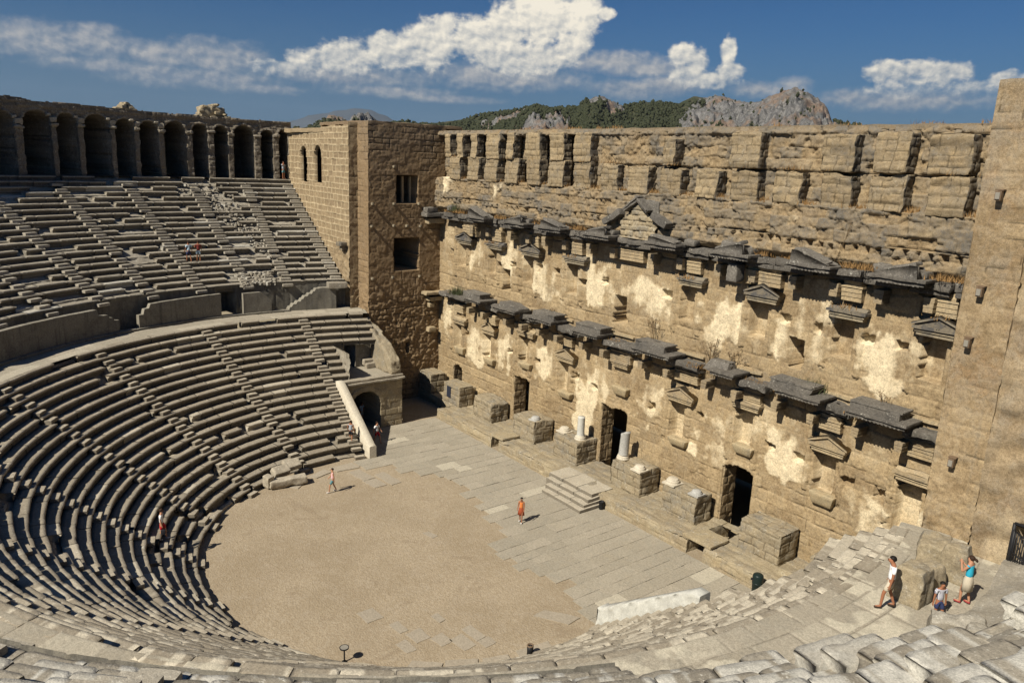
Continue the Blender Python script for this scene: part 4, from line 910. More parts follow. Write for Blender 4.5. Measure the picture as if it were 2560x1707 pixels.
def arc_slab(t0, t1, r, th_, z0, prof, s, name, mat='greyslab', A=(.4, 0, .15)):
    """curved upright slab; prof(u in 0..1) gives the top height"""
    mb = MB(); n = max(4, int((t1-t0)*DEG*r/.12)); T = np.linspace(t0, t1, n); m = 12
    def face(rr, sgn):
        U, K = np.meshgrid(T, np.linspace(0, 1, m)); top = np.array([prof(q) for q in (T-t0)/(t1-t0)])
        z = z0+K*(top[None]-z0); w = rr+.03*fbm(U*DEG*r*1.5, z*1.5, 0, s, 3); 
        P = np.stack([w*np.cos(U*DEG), w*np.sin(U*DEG), z+.02*fbm(U*DEG*r*3, K*0, 0, s+1, 2)*(K > .9)], -1)
        mb.add(P.reshape(-1, 3), gridq(m, n), A); return P
    a = face(r, 1); b = face(r+th_, -1)
    P = np.stack([a[-1], b[-1]]); mb.add(P.reshape(-1, 3), gridq(2, n), (.8, .3, .0))
    for k in (0, -1):
        P = np.stack([a[:, k], b[:, k]]); mb.add(P.reshape(-1, 3), gridq(2, m), (.75, .35, 0))
    put(RW, mb.build(name, M[mat]))
stp = lambda lo, hi, n, u0, u1: (lambda u: lo if u < u0 else (hi if u > u1 else lo+(hi-lo)*(math.floor((u-u0)/(u1-u0)*n)+1)/n))
arc_slab(188.7, 203.2, 26.95, .32, ZD, lambda u: 10.5+.15*(1-u) if u < .86 else (10.2 if u < .94 else 9.8), 3850, 'stair_slab')
arc_slab(179.6, 184.7, 26.95, .32, ZD, lambda u: 10.5 if u > .35 else 9.75+.75*u/.35, 3853, 'stair_slab')
arc_slab(206.5, 229, 27.0, .4, ZD, lambda u: 10.7 if u > .16 else (9.7+.35*math.floor(u/.04)*.7 if u < .12 else 10.2), 3856, 'stair_slab')
arc_slab(236, 252, 27.0, .4, ZD, lambda u: 10.5, 3859, 'stair_slab')
def stp_st(u):
    if u < .35: return 10.55
    return ZD+.15+(10.5-ZD-.15)*math.ceil((1-u)/.65*8)/8
arc_slab(167.6, 176.4, 27.0, .75, ZD, stp_st, 3862, 'side_stairs', A=(.35, 0, .3))
mb = MB(); a = 167.3*DEG; rbox(mb, (27.2*math.cos(a), 27.2*math.sin(a), 10.75), (.9, 1.7, .5), .12, .04, .03, rz=a, s=3866, A=(.5, .1, .2)); put(RW, mb.build('side_stairs', M['upper']))
for t0, t1, h in ((176.4, 190, .22), (190, 204, .25), (204, 232, .3)):
    arc_slab(t0, t1, 26.75, .5, ZD, lambda u, h=h: ZD+h*.6, 3870+int(t0), 'footing', A=(.5, .1, .2))
# ------------------------------------------------------------------ arcade
AG = thing('arcade_gallery', 'dark arcaded gallery of rough stone arches crowning the seating', 'arcade', (-42, 0, 19.3))
OPN = [(202.5, 206.2, 24.5), (198.5, 201.6, 24.55), (195.7, 198.1, 24.5), (192., 195., 24.55), (189.2, 191.4, 24.35), (186.3, 188.6, 24.3), (182.9, 185.6, 24.4), (180.2, 182.1, 24.3), (177.6, 179.4, 24.25), (174.2, 176.9, 24.4), (171.7, 173.3, 24.1), (169.7, 170.9, 24.15)]
RA = 42.0; ZA = 19.33
def arc_fn(U, V):
    th = U/RA/DEG; rnd, dh, dv = ashlar(U, V, .22, .4, .3, .8, 3900, .1); rough = fbm(U*2, V*2, 0, 3901, 4)
    D = (rnd-.5)*.12+.09*rough-.06*(1-sst(0, .06, np.minimum(dh, dv)))
    G = 0*U
    for t0, t1, zt in OPN:
        xc = (t0+t1)/2; hw = (t1-t0)/2*DEG*RA; x = (th-xc)*DEG*RA; zc = zt-hw
        s = np.where(V < zc, np.abs(x)-hw, np.hypot(x, V-zc)-hw)+.05*rough
        G = np.where((s > 0) & (s < .25), .25, G); D = np.where((s > 0) & (s < .22) & (V > zc-.1), D+.06, D)
        D = np.where(s < 0, -6.0, D)
    D = D+.10*sst(24.72, 24.78, V)
    top = 25.0+.012*(th-170)+.10*fbm(U*1.1, 0*U, 0, 3903, 3)+.3*sst(192, 205, th)*np.clip(fbm(U*.5, 0*U, 2, 3904, 3)+.25, 0, 1)
    return D, A3(U, rnd, G, .25+.5*rough), (V < top)
mb = MB(); sheet(mb, polar_pf(RA), 169.3*DEG*RA, 206.6*DEG*RA, ZA-.4, 25.7, .07, arc_fn); put(AG, mb.build('arcade_wall', M['ring']))
mb = MB()
def ringp(r0, r1, z0, z1, t0, t1, n=120):
    T = np.linspace(t0, t1, n)*DEG; P = np.stack([np.stack([r*np.cos(T), r*np.sin(T), T*0+z], -1) for r, z in ((r0, z0), (r1, z1))]); mb.add(P.reshape(-1, 3), gridq(2, n), (.4, 0, .4))
ringp(41.95, 49.0, 24.95, 24.9, 169.2, 285); ringp(49.0, 49.0, 24.9, 12, 169.2, 300); ringp(42.0, 42.0, 25, 19, 206.5, 285); ringp(41.9, 47, 19.36, 19.36, 169.2, 320)
t = 169.25*DEG; P = [(r*math.cos(t), r*math.sin(t), z) for r, z in ((41.95, 19.3), (49.0, 19.3), (49.0, 24.9), (41.95, 24.95))]; mb.add(P, [(0, 1, 2, 3)], (.4, 0, .4))
put(AG, mb.build('vault_roof', M['ring']))
pcs = [((OPN[k][0]+OPN[k+1][1])/2, OPN[k][0]-OPN[k+1][1], min(OPN[k][2]-(OPN[k][1]-OPN[k][0])/2*DEG*RA, OPN[k+1][2]-(OPN[k+1][1]-OPN[k+1][0])/2*DEG*RA)) for k in range(len(OPN)-1)]
for k, (tc, w, zs) in enumerate(pcs):
    a = tc*DEG; ww = max(.42, w*DEG*RA-.03)
    mb = MB(); rbox(mb, (42.14*math.cos(a), 42.14*math.sin(a), (ZA+zs)/2-.1), (.34, ww, zs-ZA), .08, .05, .07, rz=a, s=3920+k, A=(.3, 0, .4), ns=2.5); put(AG, mb.build('pier', M['ring']))
    mb = MB(); rbox(mb, (41.9*math.cos(a), 41.9*math.sin(a), zs+.08), (.4, ww+.14, .24), .07, .06, .08, rz=a, s=3940+k, A=(.45, .2 if k < 6 else 0, .3), ns=3)
    if k < 6: 
        rbox(mb, (42.0*math.cos(a), 42.0*math.sin(a), zs+.5), (.4, ww+.05, .45), .08, .06, .08, rz=a, s=3960+k, A=(.7, .2, 0), ns=3)
        a2 = (tc+.55)*DEG; rbox(mb, (41.92*math.cos(a2), 41.92*math.sin(a2), zs+.85), (.35, .35, .22), .08, .06, .08, rz=a2, s=3980+k, A=(.8, .4, 0), ns=3)
    put(AG, mb.build('capital', M['seat']))
def mound(t, w, d, z, h, s, lab):
    a = t*DEG; mb = MB(); n = 26
    for k in range(60):
        u = g.uniform(-1, 1); v = g.uniform(-1, 1); zz = (1-abs(u)**2.2)*h*g.uniform(0, 1); sz = g.uniform(.25, .55)
        uu = u*w*(1-.45*zz/h); vv = v*d*(1-.4*zz/h)
        x = (44+vv)*math.cos(a)-uu*math.sin(a); y = (44+vv)*math.sin(a)+uu*math.cos(a)
        rbox(mb, (x, y, z+zz), (sz*1.3, sz, sz*.6), .2, .08, .06, rz=a+g.normal(0, .3), s=s+k, A=(g.uniform(.4, 1), .3*g.random(), .1))
    rbox(mb, (44*math.cos(a), 44*math.sin(a), z+h*.35), (d*1.3, w*1.4, h*.8), .2, .3, .15, rz=a, s=s, A=(.5, 0, .3))
    tag(mb.build('rubble_mound', M['podium']), lab, 'rubble mound')
mound(178.9, 1.75, .9, 24.95, 1.55, 4000, 'tall lump of broken masonry standing on the arcade roof')
mound(189.0, 1.0, .7, 25.05, .75, 4100, 'low brownish heap of rubble on the arcade roof left of the tall lump')
# ------------------------------------------------------------------ side entrances
def parodos(sg):
    far = sg < 0
    P_ = thing('entrance_vault', 'arched entrance passage with a terrace above it beside the far tower' if far else 'entrance passage with a grey terrace edge beyond the white marble parapet', 'entrance', (sg*18.1, 5, 0), 'vaulted side entrances')
    XF = 18.1 if far else 19.35
    def fn(U, V):
        rnd, dh, dv = ashlar(U, V, .45, .6, .5, 1.1, 4200, .02); rough = fbm(U*2, V*2, 0, 4201, 3)
        D = (rnd-.5)*.04+.02*rough-.035*(1-sst(0, .04, np.minimum(dh, dv)))
        x = U-4.55; s = np.where(V < 2.0, np.abs(x)-1.32, np.hypot(x, V-2.0)-1.32); vo = (s > 0) & (s < .42) & (V > 1.9)
        D = np.where(vo, .05+.02*rough, D); D = np.where(s < 0, -4.5, D)
        return D, A3(U, rnd, .25*(rnd > .8), .25*(rnd < .3)+.25*rough)
    mb = MB(); sheet(mb, lambda U, V, D: np.stack([sg*(XF-D), U, V], -1), 2.3, 7.9, -.05, 4.05, .06, fn)
    sheet(mb, lambda U, V, D: np.stack([sg*(XF+U), 7.9+D, V], -1), 0, 6, -.05, 4.05, .12, tower_face(4205, []))
    put(P_, mb.build('vault_wall', M['podium']))
    mb = MB(); rbox(mb, (sg*(XF+.12), 5.1, 4.12), (.75, 5.9, .16), .15, .03, .02, s=4210, A=(.8, .4, 0)); rbox(mb, (sg*(XF+.2), 5.1, 4.32), (.65, 5.7, .2), .15, .03, .025, s=4211, A=(.7, .25, .1)); put(P_, mb.build('cornice', M['seat']))
    mb = MB()
    def tfn(U, V):
        rnd, dh, dv = ashlar(U, V, .7, 1., .9, 1.6, 4220, .03); return (rnd-.5)*.02-.03*(1-sst(0, .05, np.minimum(dh, dv))), A3(U, rnd, .1, .15)
    sheet(mb, lambda U, V, D: np.stack([sg*(XF+.3+U), V, 4.34+D], -1), 0, 5.7, 2.2, 8.0, .12, tfn); put(P_, mb.build('terrace', M['slab']))
    # back wall of the terrace with its doorway
    def bfn(U, V):
        rnd, dh, dv = ashlar(U, V, .9, 1.3, .7, 1.2, 4230, .02); rough = fbm(U*2, V*2, 0, 4231, 3)
        D = .02*rough+(rnd-.5)*.03; s = box_sdf(U, V, 4.45, 5.42, 4.2, 6.35); D = np.where(s < 0, -1.5, D); D = np.where((s > 0) & (s < .2), D+.05, D)
        return D, A3(U, rnd, .1, .35+.3*rough)
    mb = MB(); sheet(mb, lambda U, V, D: np.stack([sg*(21.95-D), U, V], -1), 3.2, 7.4, 4.3, 6.9, .08, bfn)
    if far: sheet(mb, lambda U, V, D: np.stack([sg*(XF+.5+U), 3.4-D, V], -1), 0, 3.6, 4.3, 6.5, .15, tower_face(4235, [])); put(P_, mb.build('back_wall', M['upper']))
    mb = MB()
    for k in range(2): rbox(mb, (sg*(21.55-.32*k), 6.55, 4.55+.26*(1-k)), (.5, 1.0-.1*k, .5), .1, .06, .03, s=4240+k, A=(.6, .2, .1))
    put(P_, mb.build('terrace_steps', M['seat']))
    # sloping wall against the tower
    S = thing('sloping_wall', 'thick sloping wall with a rounded worn top leaning against the far tower' if far else 'thick lichened sloping wall below the plastered tower', 'wall', (sg*21, 7.35, 4.3), 'sloping walls beside the towers')
    def wp(P, h):
        P = P.copy(); k = np.clip((sg*P[..., 0]+h[0])/(2*h[0]), 0, 1); m = np.clip((P[..., 2]+h[2])/(2*h[2]), 0, 1)
        P[..., 2] += m*(k*2.7+.35*np.sin(k*3.1)); return P
    mb = MB(); rbox(mb, (sg*(21.2 if far else 23.1), 7.38, 4.9 if far else 5.2), (6.0, .95, 1.15), .07, .12, .08, s=4250, A=(.5, .1, .45), warp=wp, blocks=(.6, 1.0) if not far else None, ns=2.4); put(S, mb.build('sloping_wall', M['podium']))
    # inclined parapet of the outermost stair
    Q = thing('ramp_parapet', 'smooth pale sloping parapet slab beside the far stair and arch' if far else 'broken white marble parapet slab at the near end of the seats', 'parapet', (sg*15, 2.25, 0), 'sloping parapets')
    mb = MB(); x0, x1 = 12.45, 18.3; n = 40; n = 90 if not far else 40; T = np.linspace(0, 1, n); g2 = np.random.default_rng(5)
    X = x0+(x1-x0)*T; y0 = 2.06 if far else 1.9; y1 = 2.62
    zt = .95+(4.55-.95)*np.clip((T-.02)/.9, 0, 1); zb = np.clip((X-R0-.8)*ZD/11.3, -.1, 9)-.1
    w = 1 if far else 0
    yi = np.full(n, y0)+(0 if far else .10*fbm(T*14, T*0, 0, 4260, 3))
    def strip(y, z): return np.stack([sg*X, y, z], -1)
    jag = 0 if far else .22*fbm(T*18, T*0, 0, 4261, 3)
    rows = []
    for q in np.linspace(0, 1, 9 if not far else 3):
        zz_ = zb+(zt-.06-zb)*q; dd = 0 if far else .16*fbm(X*2.2, zz_*2.2, 0, 4262, 4)+.10*(q-.5)
        rows.append(strip(y0+dd+0*T, zz_+(jag*.5 if q > .6 else 0)))
    rows += [strip(yi+.06, zt), strip(yi*0+y1-.04, zt), strip(yi*0+y1, zt-.05), strip(yi*0+y1, zb*0-.1)]
    P = np.stack(rows); mb.add(P.reshape(-1, 3), gridq(len(rows), n), (.5, .15, .0))
    for k in (0, -1):
        ring = P[:, k]; mb.add(ring, None, (.5, .1, 0), [(0, i, i+1) for i in range(1, len(ring)-1)])
    put(Q, mb.build('slab', M['marble'] if not far else M['pale']))
parodos(-1); parodos(1)

# ------------------------------------------------------------------ ground, gravel, paving
mb = MB(); n = 48; RR = [0, 60, 200, 800, 3000, 12000]
P = []; 
for r in RR[1:]:
    for k in range(n): t = 2*math.pi*k/n; P.append((r*math.cos(t), r*math.sin(t), -.35-(0 if r < 100 else min(20., r*.02))))
P.append((0, 0, -.35)); q = [(i*n+k, i*n+(k+1) % n, (i+1)*n+(k+1) % n, (i+1)*n+k) for i in range(len(RR)-2) for k in range(n)]
mb.add(P, q, (.5, 0, 0), [(len(P)-1, k, (k+1) % n) for k in range(n)]); struct(mb.build('ground', M['earth']))
mb = MB(); U, V = np.meshgrid(np.linspace(-24, 24, 340), np.linspace(-14, 15, 210))
z = -.01+.010*fbm(U*.5, V*.5, 0, 5000, 3)+.008*fbm(U*3, V*3, 0, 5001, 2)-.02*sst(2, 5, V)
mb.add(np.stack([U, V, z], -1).reshape(-1, 3), gridq(*U.shape)); struct(mb.build('gravel_floor', M['gravel'], smooth=True))
pe = [(-18, 2.2), (-12.5, 1.0), (-11.0, 1.2), (-9.7, 2.6), (-7.6, 4.6), (-4.5, 4.9), (-.8, 4.1), (1.7, 3.5), (4., 1.9), (7.7, 1.55), (7.9, 2.9), (9.6, 2.9), (10.3, 1.8), (14, 1.4), (18, 1.2)]
px_, py_ = [p[0] for p in pe], [p[1] for p in pe]
mb = MB(); g = np.random.default_rng(51)
def slab(mb, x0, x1, y0, y1, z, s, tone, alt=0., w=0.):
    n, m = max(2, int((x1-x0)/.25)+1), max(2, int((y1-y0)/.25)+1)
    U, V = np.meshgrid(np.linspace(x0, x1, n), np.linspace(y0, y1, m)); tx, ty = g.normal(0, .006), g.normal(0, .006)
    Z = z+(U-(x0+x1)/2)*tx+(V-(y0+y1)/2)*ty+.008*fbm(U*2, V*2, 0, s, 2)
    jx = .03*fbm(V*2.2, U*.0+x0, 0, s, 2); jy = .03*fbm(U*2.2, V*0+y0, 0, s+1, 2)
    T = np.stack([U+jx, V+jy, Z], -1); A = (tone, alt, w)
    mb.add(T.reshape(-1, 3), gridq(m, n), A)
    for e in (T[0], T[-1], T[:, 0], T[:, -1]):
        b = e.copy(); b[:, 2] = -.12; mb.add(np.stack([e, b]).reshape(-1, 3), gridq(2, len(e)), A)
x = -18.
while x < 18.2:
    w = g.uniform(.7, 1.15); y = 11.15
    while y > -1:
        L = g.uniform(1.0, 2.3); xm, ym = x+w/2, y-L/2; lim = np.interp(xm, px_, py_)
        ins = ym > lim+g.uniform(-.2, .3) if not (7.7 < xm < 9.7 and ym < 3) else ym > 2.9
        rr_ = math.hypot(xm, ym)
        if ins and not (rr_ > 13.0 and ym < 2.0) and g.random() > .012:
            tone = g.random(); slab(mb, x+.008, x+w-.008, max(y-L, lim-.3)+.008, y-.008, .018+g.normal(0, .006), int(x*7+y*31), tone, .55*(tone > .93), .25*g.random())
        y -= L
    x += w
struct(mb.build('stage_paving', M['slab']))
mb = MB()
def flat(mb, pts, z, s, tone, alt=0., w=0.2):
    if len(pts) > 4: pts = [pts[0], pts[2], pts[3], pts[5]]
    p = [np.array(q) for q in pts]; n = 9; S, T = np.meshgrid(np.linspace(0, 1, n), np.linspace(0, 1, n))
    Q = sum(wt[..., None]*q for wt, q in zip(((1-S)*(1-T), S*(1-T), S*T, (1-S)*T), p))
    Q = Q+.07*np.stack([fbm(Q[..., 0]*2, Q[..., 1]*2, 0, int(s*7), 3), fbm(Q[..., 0]*2, Q[..., 1]*2, 5, int(s*7)+3, 3)], -1)
    P = np.concatenate([Q, np.full(S.shape+(1,), z)], -1); A = (tone, alt, w); mb.add(P.reshape(-1, 3), gridq(n, n), A)
    for e in (P[0], P[-1], P[:, 0], P[:, -1]):
        d = e.copy(); d[:, 2] = -.12; mb.add(np.stack([e, d]).reshape(-1, 3), gridq(2, n), A)
for i, (pts, z, tn, al) in enumerate([([(5.20, -7.50), (6.20, -7.40), (6.15, -6.55), (5.12, -6.60)], .015, 0.2, 0),([(8.00, -6.30), (8.90, -6.20), (8.85, -5.45), (7.92, -5.50)], .015, 0.3, 0),([(8.90, -5.50), (9.70, -5.40), (9.65, -4.75), (8.82, -4.80)], .015, 0.4, 0),([(9.50, -4.80), (10.60, -4.70), (10.55, -4.00), (9.42, -4.05)], .015, 0.5, 0),([(9.10, -3.90), (10.30, -3.80), (10.25, -3.25), (9.02, -3.30)], .015, 0.6, 0),([(10.35, -3.80), (10.95, -3.70), (10.90, -3.05), (10.27, -3.10)], .015, 0.2, 0),([(7.40, -4.60), (8.10, -4.50), (8.05, -4.10), (7.32, -4.15)], .015, 0.3, 0),([(8.40, -7.10), (9.30, -7.00), (9.25, -6.45), (8.32, -6.50)], .015, 0.4, 0),([(6.90, -6.60), (7.80, -6.50), (7.75, -6.05), (6.82, -6.10)], .015, 0.5, 0),([(10.2, -7.6), (11.2, -6.4), (10.8, -6.0), (9.9, -7.0)], .04, .5, 0), ([(11.25, -6.2), (12.1, -4.9), (11.4, -4.5), (10.7, -5.8)], .04, .3, 0), ([(12.2, -4.7), (12.7, -3.4), (11.9, -3.2), (11.5, -4.3)], .04, .6, 0), ([(12.6, -2.9), (12.9, -1.2), (12.2, -1.0), (11.9, -2.7)], .04, .7, .1),
        ([(10.2, -.3), (11.5, -.3), (11.7, .7), (11.6, 1.6), (10.5, 1.35), (10.1, .5)], .035, .3, 0), ([(-.3, -.55), (.6, -.35), (.5, .1), (-.3, -.1)], .006, .4, 0), ([(-11.6, -3.4), (-10.6, -4.8), (-10.2, -4.4), (-11.2, -3.1)], .04, .6, .1), ([(-12.3, -1.6), (-11.6, -3.1), (-11.1, -2.7), (-11.6, -1.3)], .05, .7, .1), ([(-12.4, .6), (-12.3, -1.2), (-11.4, -1.0), (-11.3, .7)], .05, .6, .1), ([(-10.9, -.4), (-9.0, -.1), (-9.1, .8), (-11.0, .5)], .03, .4, .0), ([(-9.0, -.2), (-7.6, .0), (-7.6, .9), (-9.0, .8)], .03, .5, .0), ([(-9.6, 1.0), (-7.4, 1.2), (-7.5, 2.0), (-9.7, 1.8)], .03, .5, .0)]): flat(mb, pts, z, i*3.7, tn, al)
M['dusty'] = stone('dusty sunken slab', (.295, .25, .19), (.39, .335, .255), grey=(.27, .24, .19), alt=(.42, .36, .27), third=(.35, .285, .2), gw=.3, speck=.3, bump=.15)
struct(mb.build('floor_slabs', M['dusty']))
# fallen blocks beside the first rows on the far side
for i, (x, y, z, sx, sy, sz, rz, tl, lab) in enumerate([(-11.0, -4.75, .35, .75, 2.5, .55, -.12, 0, 'long toppled seat block lying on the gravel edge below the far rows'), (-12.0, -4.9, .75, .7, 1.2, .5, .2, .5, 'tilted broken block propped behind the long toppled block'), (-11.35, -6.0, .5, .6, .55, .8, .4, .1, 'squat upright stone at the end of the long toppled block'), (-12.4, -3.9, .9, .9, 1.2, .35, .1, .35, 'flat broken slab leaning above the long toppled block')]):
    c_, s_ = math.cos(tl), math.sin(tl); mb = MB(); rbox(mb, (x, y, z), (sx, sy, sz), .09, .08, .05, rz=rz, s=5100+i, A=(.85, .35, 0), tilt=np.array([[c_, 0, s_], [0, 1, 0], [-s_, 0, c_]]))
    tag(mb.build('fallen_block', M['seat']), lab, 'stone block')
# blocks on the near walkway
for i, (x, y, z, sx, sy, sz, rz, lab) in enumerate([(26.4, 1.95, ZD+.58, 1.0, .9, 1.2, .0, 'big grey squared stone with a rounded top beside the man in the white shirt'), (26.2, 3.15, ZD+.38, .9, 1.2, .75, -.2, 'weathered stone lying between the big squared stone and the plastered tower'), (26.65, 4.45, ZD+.65, .85, .6, 1.35, .1, 'upright grey stone slab behind the boy in the striped shirt'), (25.6, 5.3, ZD+.40, 1.1, 1.4, .8, .3, 'low worn stone at the foot of the plastered tower')]):
    def wp(P, h):
        P = P.copy(); k = np.clip(P[..., 2]/h[2], 0, 1); P[..., 0] *= 1-.22*k*k; return P
    mb = MB(); rbox(mb, (x, y, z), (sx, sy, sz), .06, .07, .06, rz=rz, s=5200+i, A=(.5, .1, .25), Aside=(.3, 0, .6), warp=wp, ns=2.2)
    tag(mb.build('stone_block', M['podium']), lab, 'stone block')
for i, (x, y, z, sx, sy, sz, rz, lab) in enumerate([(28.4, .45, 9.2, 1.4, .8, .75, .5, 'lichened broad stone in the foreground hiding the boy from the waist down'), (29.1, .2, 9.45, .7, .6, .55, .2, 'small angular stone in front of the broad lichened stone'), (30.2, 2.3, 10.2, .9, .8, .8, .9, 'white lichened lump of stone at the right edge below the gate')]):
    mb = MB(); rbox(mb, (x, y, z), (sx, sy, sz), .06, .12, .10, rz=rz, s=5300+i, A=(.4, .1, .4), Atop=(.6, .35, .2), ns=2.)
    tag(mb.build('stone_block', M['upper']), lab, 'stone block')
# ------------------------------------------------------------------ hills
def pol(az, el, d): a = az*DEG; return (d*math.cos(a), d*math.sin(a), CAM[2]+d*math.tan(el*DEG))
SKY = [(166, 1.2), (160, 1.5), (157.8, 1.9), (156.4, 2.75), (155.6, 2.7), (155.1, 2.4), (154.6, 2.95), (153.6, 3.1), (153.0, 2.5), (152, 2.35), (151, 2.62), (150, 2.5), (148.9, 2.55), (147.1, 2.85), (144.8, 3.4), (143.2, 3.62), (141.3, 4.1), (140.1, 3.95), (138.2, 4.1), (137.6, 4.7), (136.5, 4.98), (135.4, 4.6), (134.8, 4.3), (133.3, 4.62), (131.8, 4.65), (130.9, 4.6), (129.9, 5.1), (129, 5.0), (128.4, 5.25), (126.5, 4.75), (125.3, 4.8), (124, 5.5), (123, 5.78), (121.9, 5.4), (121.2, 4.9), (120.7, 4.4), (120.3, 3.6), (119.4, 3.45), (118.3, 3.3), (116, 2.8), (112, 2.0), (104, 1.0)]
SA = np.array([s_[0] for s_ in SKY][::-1]); SE = np.array([s_[1] for s_ in SKY][::-1])
def hill_h(az, d):
    el = np.interp(az, SA, SE); dr = 1500+120*np.sin(az*.35)
    x = az*25.; big = fbm(az*1.4, d/90., 0, 6001, 4); crag = fbm(az*4.2, d/26., 0, 6002, 4)
    H = CAM[2]+dr*np.tan(el*DEG)
    p = np.where(d < dr, np.clip(1-(dr-d)/720., 0, 1)**1.15, np.clip(1-(d-dr)/500., 0, 1))
    rock = rockmask(az, d, el)
    return H*p+big*14*np.clip(p*1.6, 0, 1)*np.clip(np.abs(d-dr)/120, .0, 1)+rock*crag*20*np.clip(p, 0, 1)*np.clip(.25+np.abs(d-dr)/150, 0, 1), rock
def rockmask(az, d, el):
    n = fbm(az*1.1, d/110., 0, 6003, 4)+.6*fbm(az*5, d/30., 0, 6004, 3)
    def blob(a, dd, ra, rd): return 1-np.sqrt(((az-a)/ra)**2+((d-dd)/rd)**2)
    k = np.maximum.reduce([blob(136.4, 1460, 1.5, 120), blob(140.6, 1180, 2.2, 120), blob(139.9, 1080, 1.6, 80), blob(143.8, 1400, 1.6, 60), blob(126.5, 1420, 3.9, 240)*1.2, blob(122.8, 1420, 2.8, 420)*1.8, blob(121.5, 1350, 1.6, 400)*1.6, blob(132, 1200, 1.8, 60), blob(155.7, 1450, 1.2, 180)*1.6, blob(153.6, 1450, 1., 180)*1.6, blob(129.3, 1330, 1.6, 150), blob(134, 1090, 2, 60)])
    return sst(-.12, .22, k+.6*n+.04)
mb = MB(); az_ = np.linspace(104, 168, 640); dd_ = np.concatenate([np.linspace(420, 900, 14)[:-1], np.linspace(900, 1660, 110), np.linspace(1680, 2150, 12)])
AZ, DD = np.meshgrid(az_, dd_); Hh, RK = hill_h(AZ, DD)
P = np.stack([DD*np.cos(AZ*DEG), DD*np.sin(AZ*DEG), Hh-18*(DD < 700)], -1)
mb.add(P.reshape(-1, 3), gridq(*AZ.shape), A3(AZ, fbm(AZ*3, DD/40, 0, 6010, 3)*.5+.5, RK, 0).reshape(-1, 3))
def hillmat():
    m, t, b = newmat('hill'); co = t.new('ShaderNodeTexCoord').outputs['Object']
    at = t.new('ShaderNodeAttribute', attribute_name='A'); sp = t.new('ShaderNodeSeparateColor'); t.link(at.outputs['Color'], sp.inputs[0])
    n1 = t.noise(co, .012, 5, .65); n2 = t.noise(co, .07, 6, .7); n3 = t.noise(co, .25, 4, .7)
    mp = t.new('ShaderNodeMapping'); t.link(co, mp.inputs[0]); mp.inputs['Scale'].default_value = (.12, .12, .03); n4 = t.noise(mp.outputs[0], 1., 6, .7)
    r = t.mix(t.mr(n4, .35, .65), (.10, .10, .10), (.255, .245, .235)); r = t.mix(t.mr(n1, .48, .62, 0, .7), r, (.26, .17, .11)); r = t.mix(t.mr(n3, .5, .65, 0, .75), r, (.05, .055, .04))
    gsoil = t.mix(t.mr(n2, .4, .65), (.035, .045, .022), (.085, .08, .045))
    c = t.mix(t.mr(t.m('ADD', sp.outputs[1], t.m('MULTIPLY', t.m('SUBTRACT', n3, .5), .9)), .35, .6), gsoil, r)
    t.link(c, b.inputs['Base Color']); bp = t.new('ShaderNodeBump'); bp.inputs['Strength'].default_value = .8; bp.inputs['Distance'].default_value = 9.
    t.link(t.m('ADD', n4, t.m('MULTIPLY', n2, .6)), bp.inputs['Height']); t.link(bp.outputs[0], b.inputs['Normal']); return m
struct(mb.build('hills', hillmat()))
def treemat():
    m, t, b = newmat('pine foliage'); co = t.new('ShaderNodeTexCoord').outputs['Object']; at = t.new('ShaderNodeAttribute', attribute_name='A'); sp = t.new('ShaderNodeSeparateColor'); t.link(at.outputs['Color'], sp.inputs[0])
    t.link(t.mix(t.m('MULTIPLY', t.m('ADD', sp.outputs[0], t.noise(co, .4, 4, .7)), .5), (.020, .025, .012), (.050, .055, .028)), b.inputs['Base Color']); return m
M['tree'] = treemat()
ico = bmesh.new(); bmesh.ops.create_icosphere(ico, subdivisions=1, radius=1.); IV = np.array([v.co[:] for v in ico.verts]); IF = np.array([[v.index for v in f.verts] for f in ico.faces]); ico.free()
g = np.random.default_rng(61); N_ = 42000
ta = g.uniform(108, 163, N_); td = 900+g.random(N_)**.8*680; hh, rk = hill_h(ta, td)
den = fbm(ta*2.2, td/60, 0, 6020, 3)
kp = (g.random(N_) > rk*1.02-.04) & (den > -.28) & (hh > 2) & ~((ta > 152.2) & (g.random(N_) < .8)); ta, td, hh = ta[kp], td[kp], hh[kp]
r_t = g.uniform(1.5, 3.1, len(ta)); 
VV = IV[None]*(r_t[:, None, None]*np.array([1, 1, 1.15]))*(1+.3*g.normal(size=(len(ta), len(IV), 1)))+np.stack([td*np.cos(ta*DEG), td*np.sin(ta*DEG), hh+r_t*.7], -1)[:, None]
mb = MB(); mb.add(VV.reshape(-1, 3), None, np.repeat(np.stack([g.random(len(ta)), ta*0, ta*0], -1), len(IV), 0), (IF[None]+(np.arange(len(ta))*len(IV))[:, None, None]).reshape(-1, 3))
struct(mb.build('pine_wood', M['tree']), 'stuff')
# far mountains
mb = MB(); a_ = np.linspace(100, 175, 260); e_ = 1.3+1.9*np.exp(-((a_-154.5)/4.6)**2)+.25*fbm(a_*.8, a_*0, 0, 6100, 4); d_ = 14000
PF = np.stack([np.stack([d_*np.cos(a_*DEG), d_*np.sin(a_*DEG), a_*0-60], -1), np.stack([(d_+900)*np.cos(a_*DEG), (d_+900)*np.sin(a_*DEG), 22+(d_+900)*np.tan((e_*.55+.06*fbm(a_*3, a_*0, 0, 6102, 3))*DEG)], -1), np.stack([(d_+1800)*np.cos(a_*DEG), (d_+1800)*np.sin(a_*DEG), 22+(d_+1800)*np.tan(e_*DEG)], -1), np.stack([(d_+4000)*np.cos(a_*DEG), (d_+4000)*np.sin(a_*DEG), a_*0-60], -1)])
mb.add(PF.reshape(-1, 3), gridq(4, len(a_))); struct(mb.build('mountains', plain('far mountain', (.07, .085, .10), .95, .3, sc=.002)))

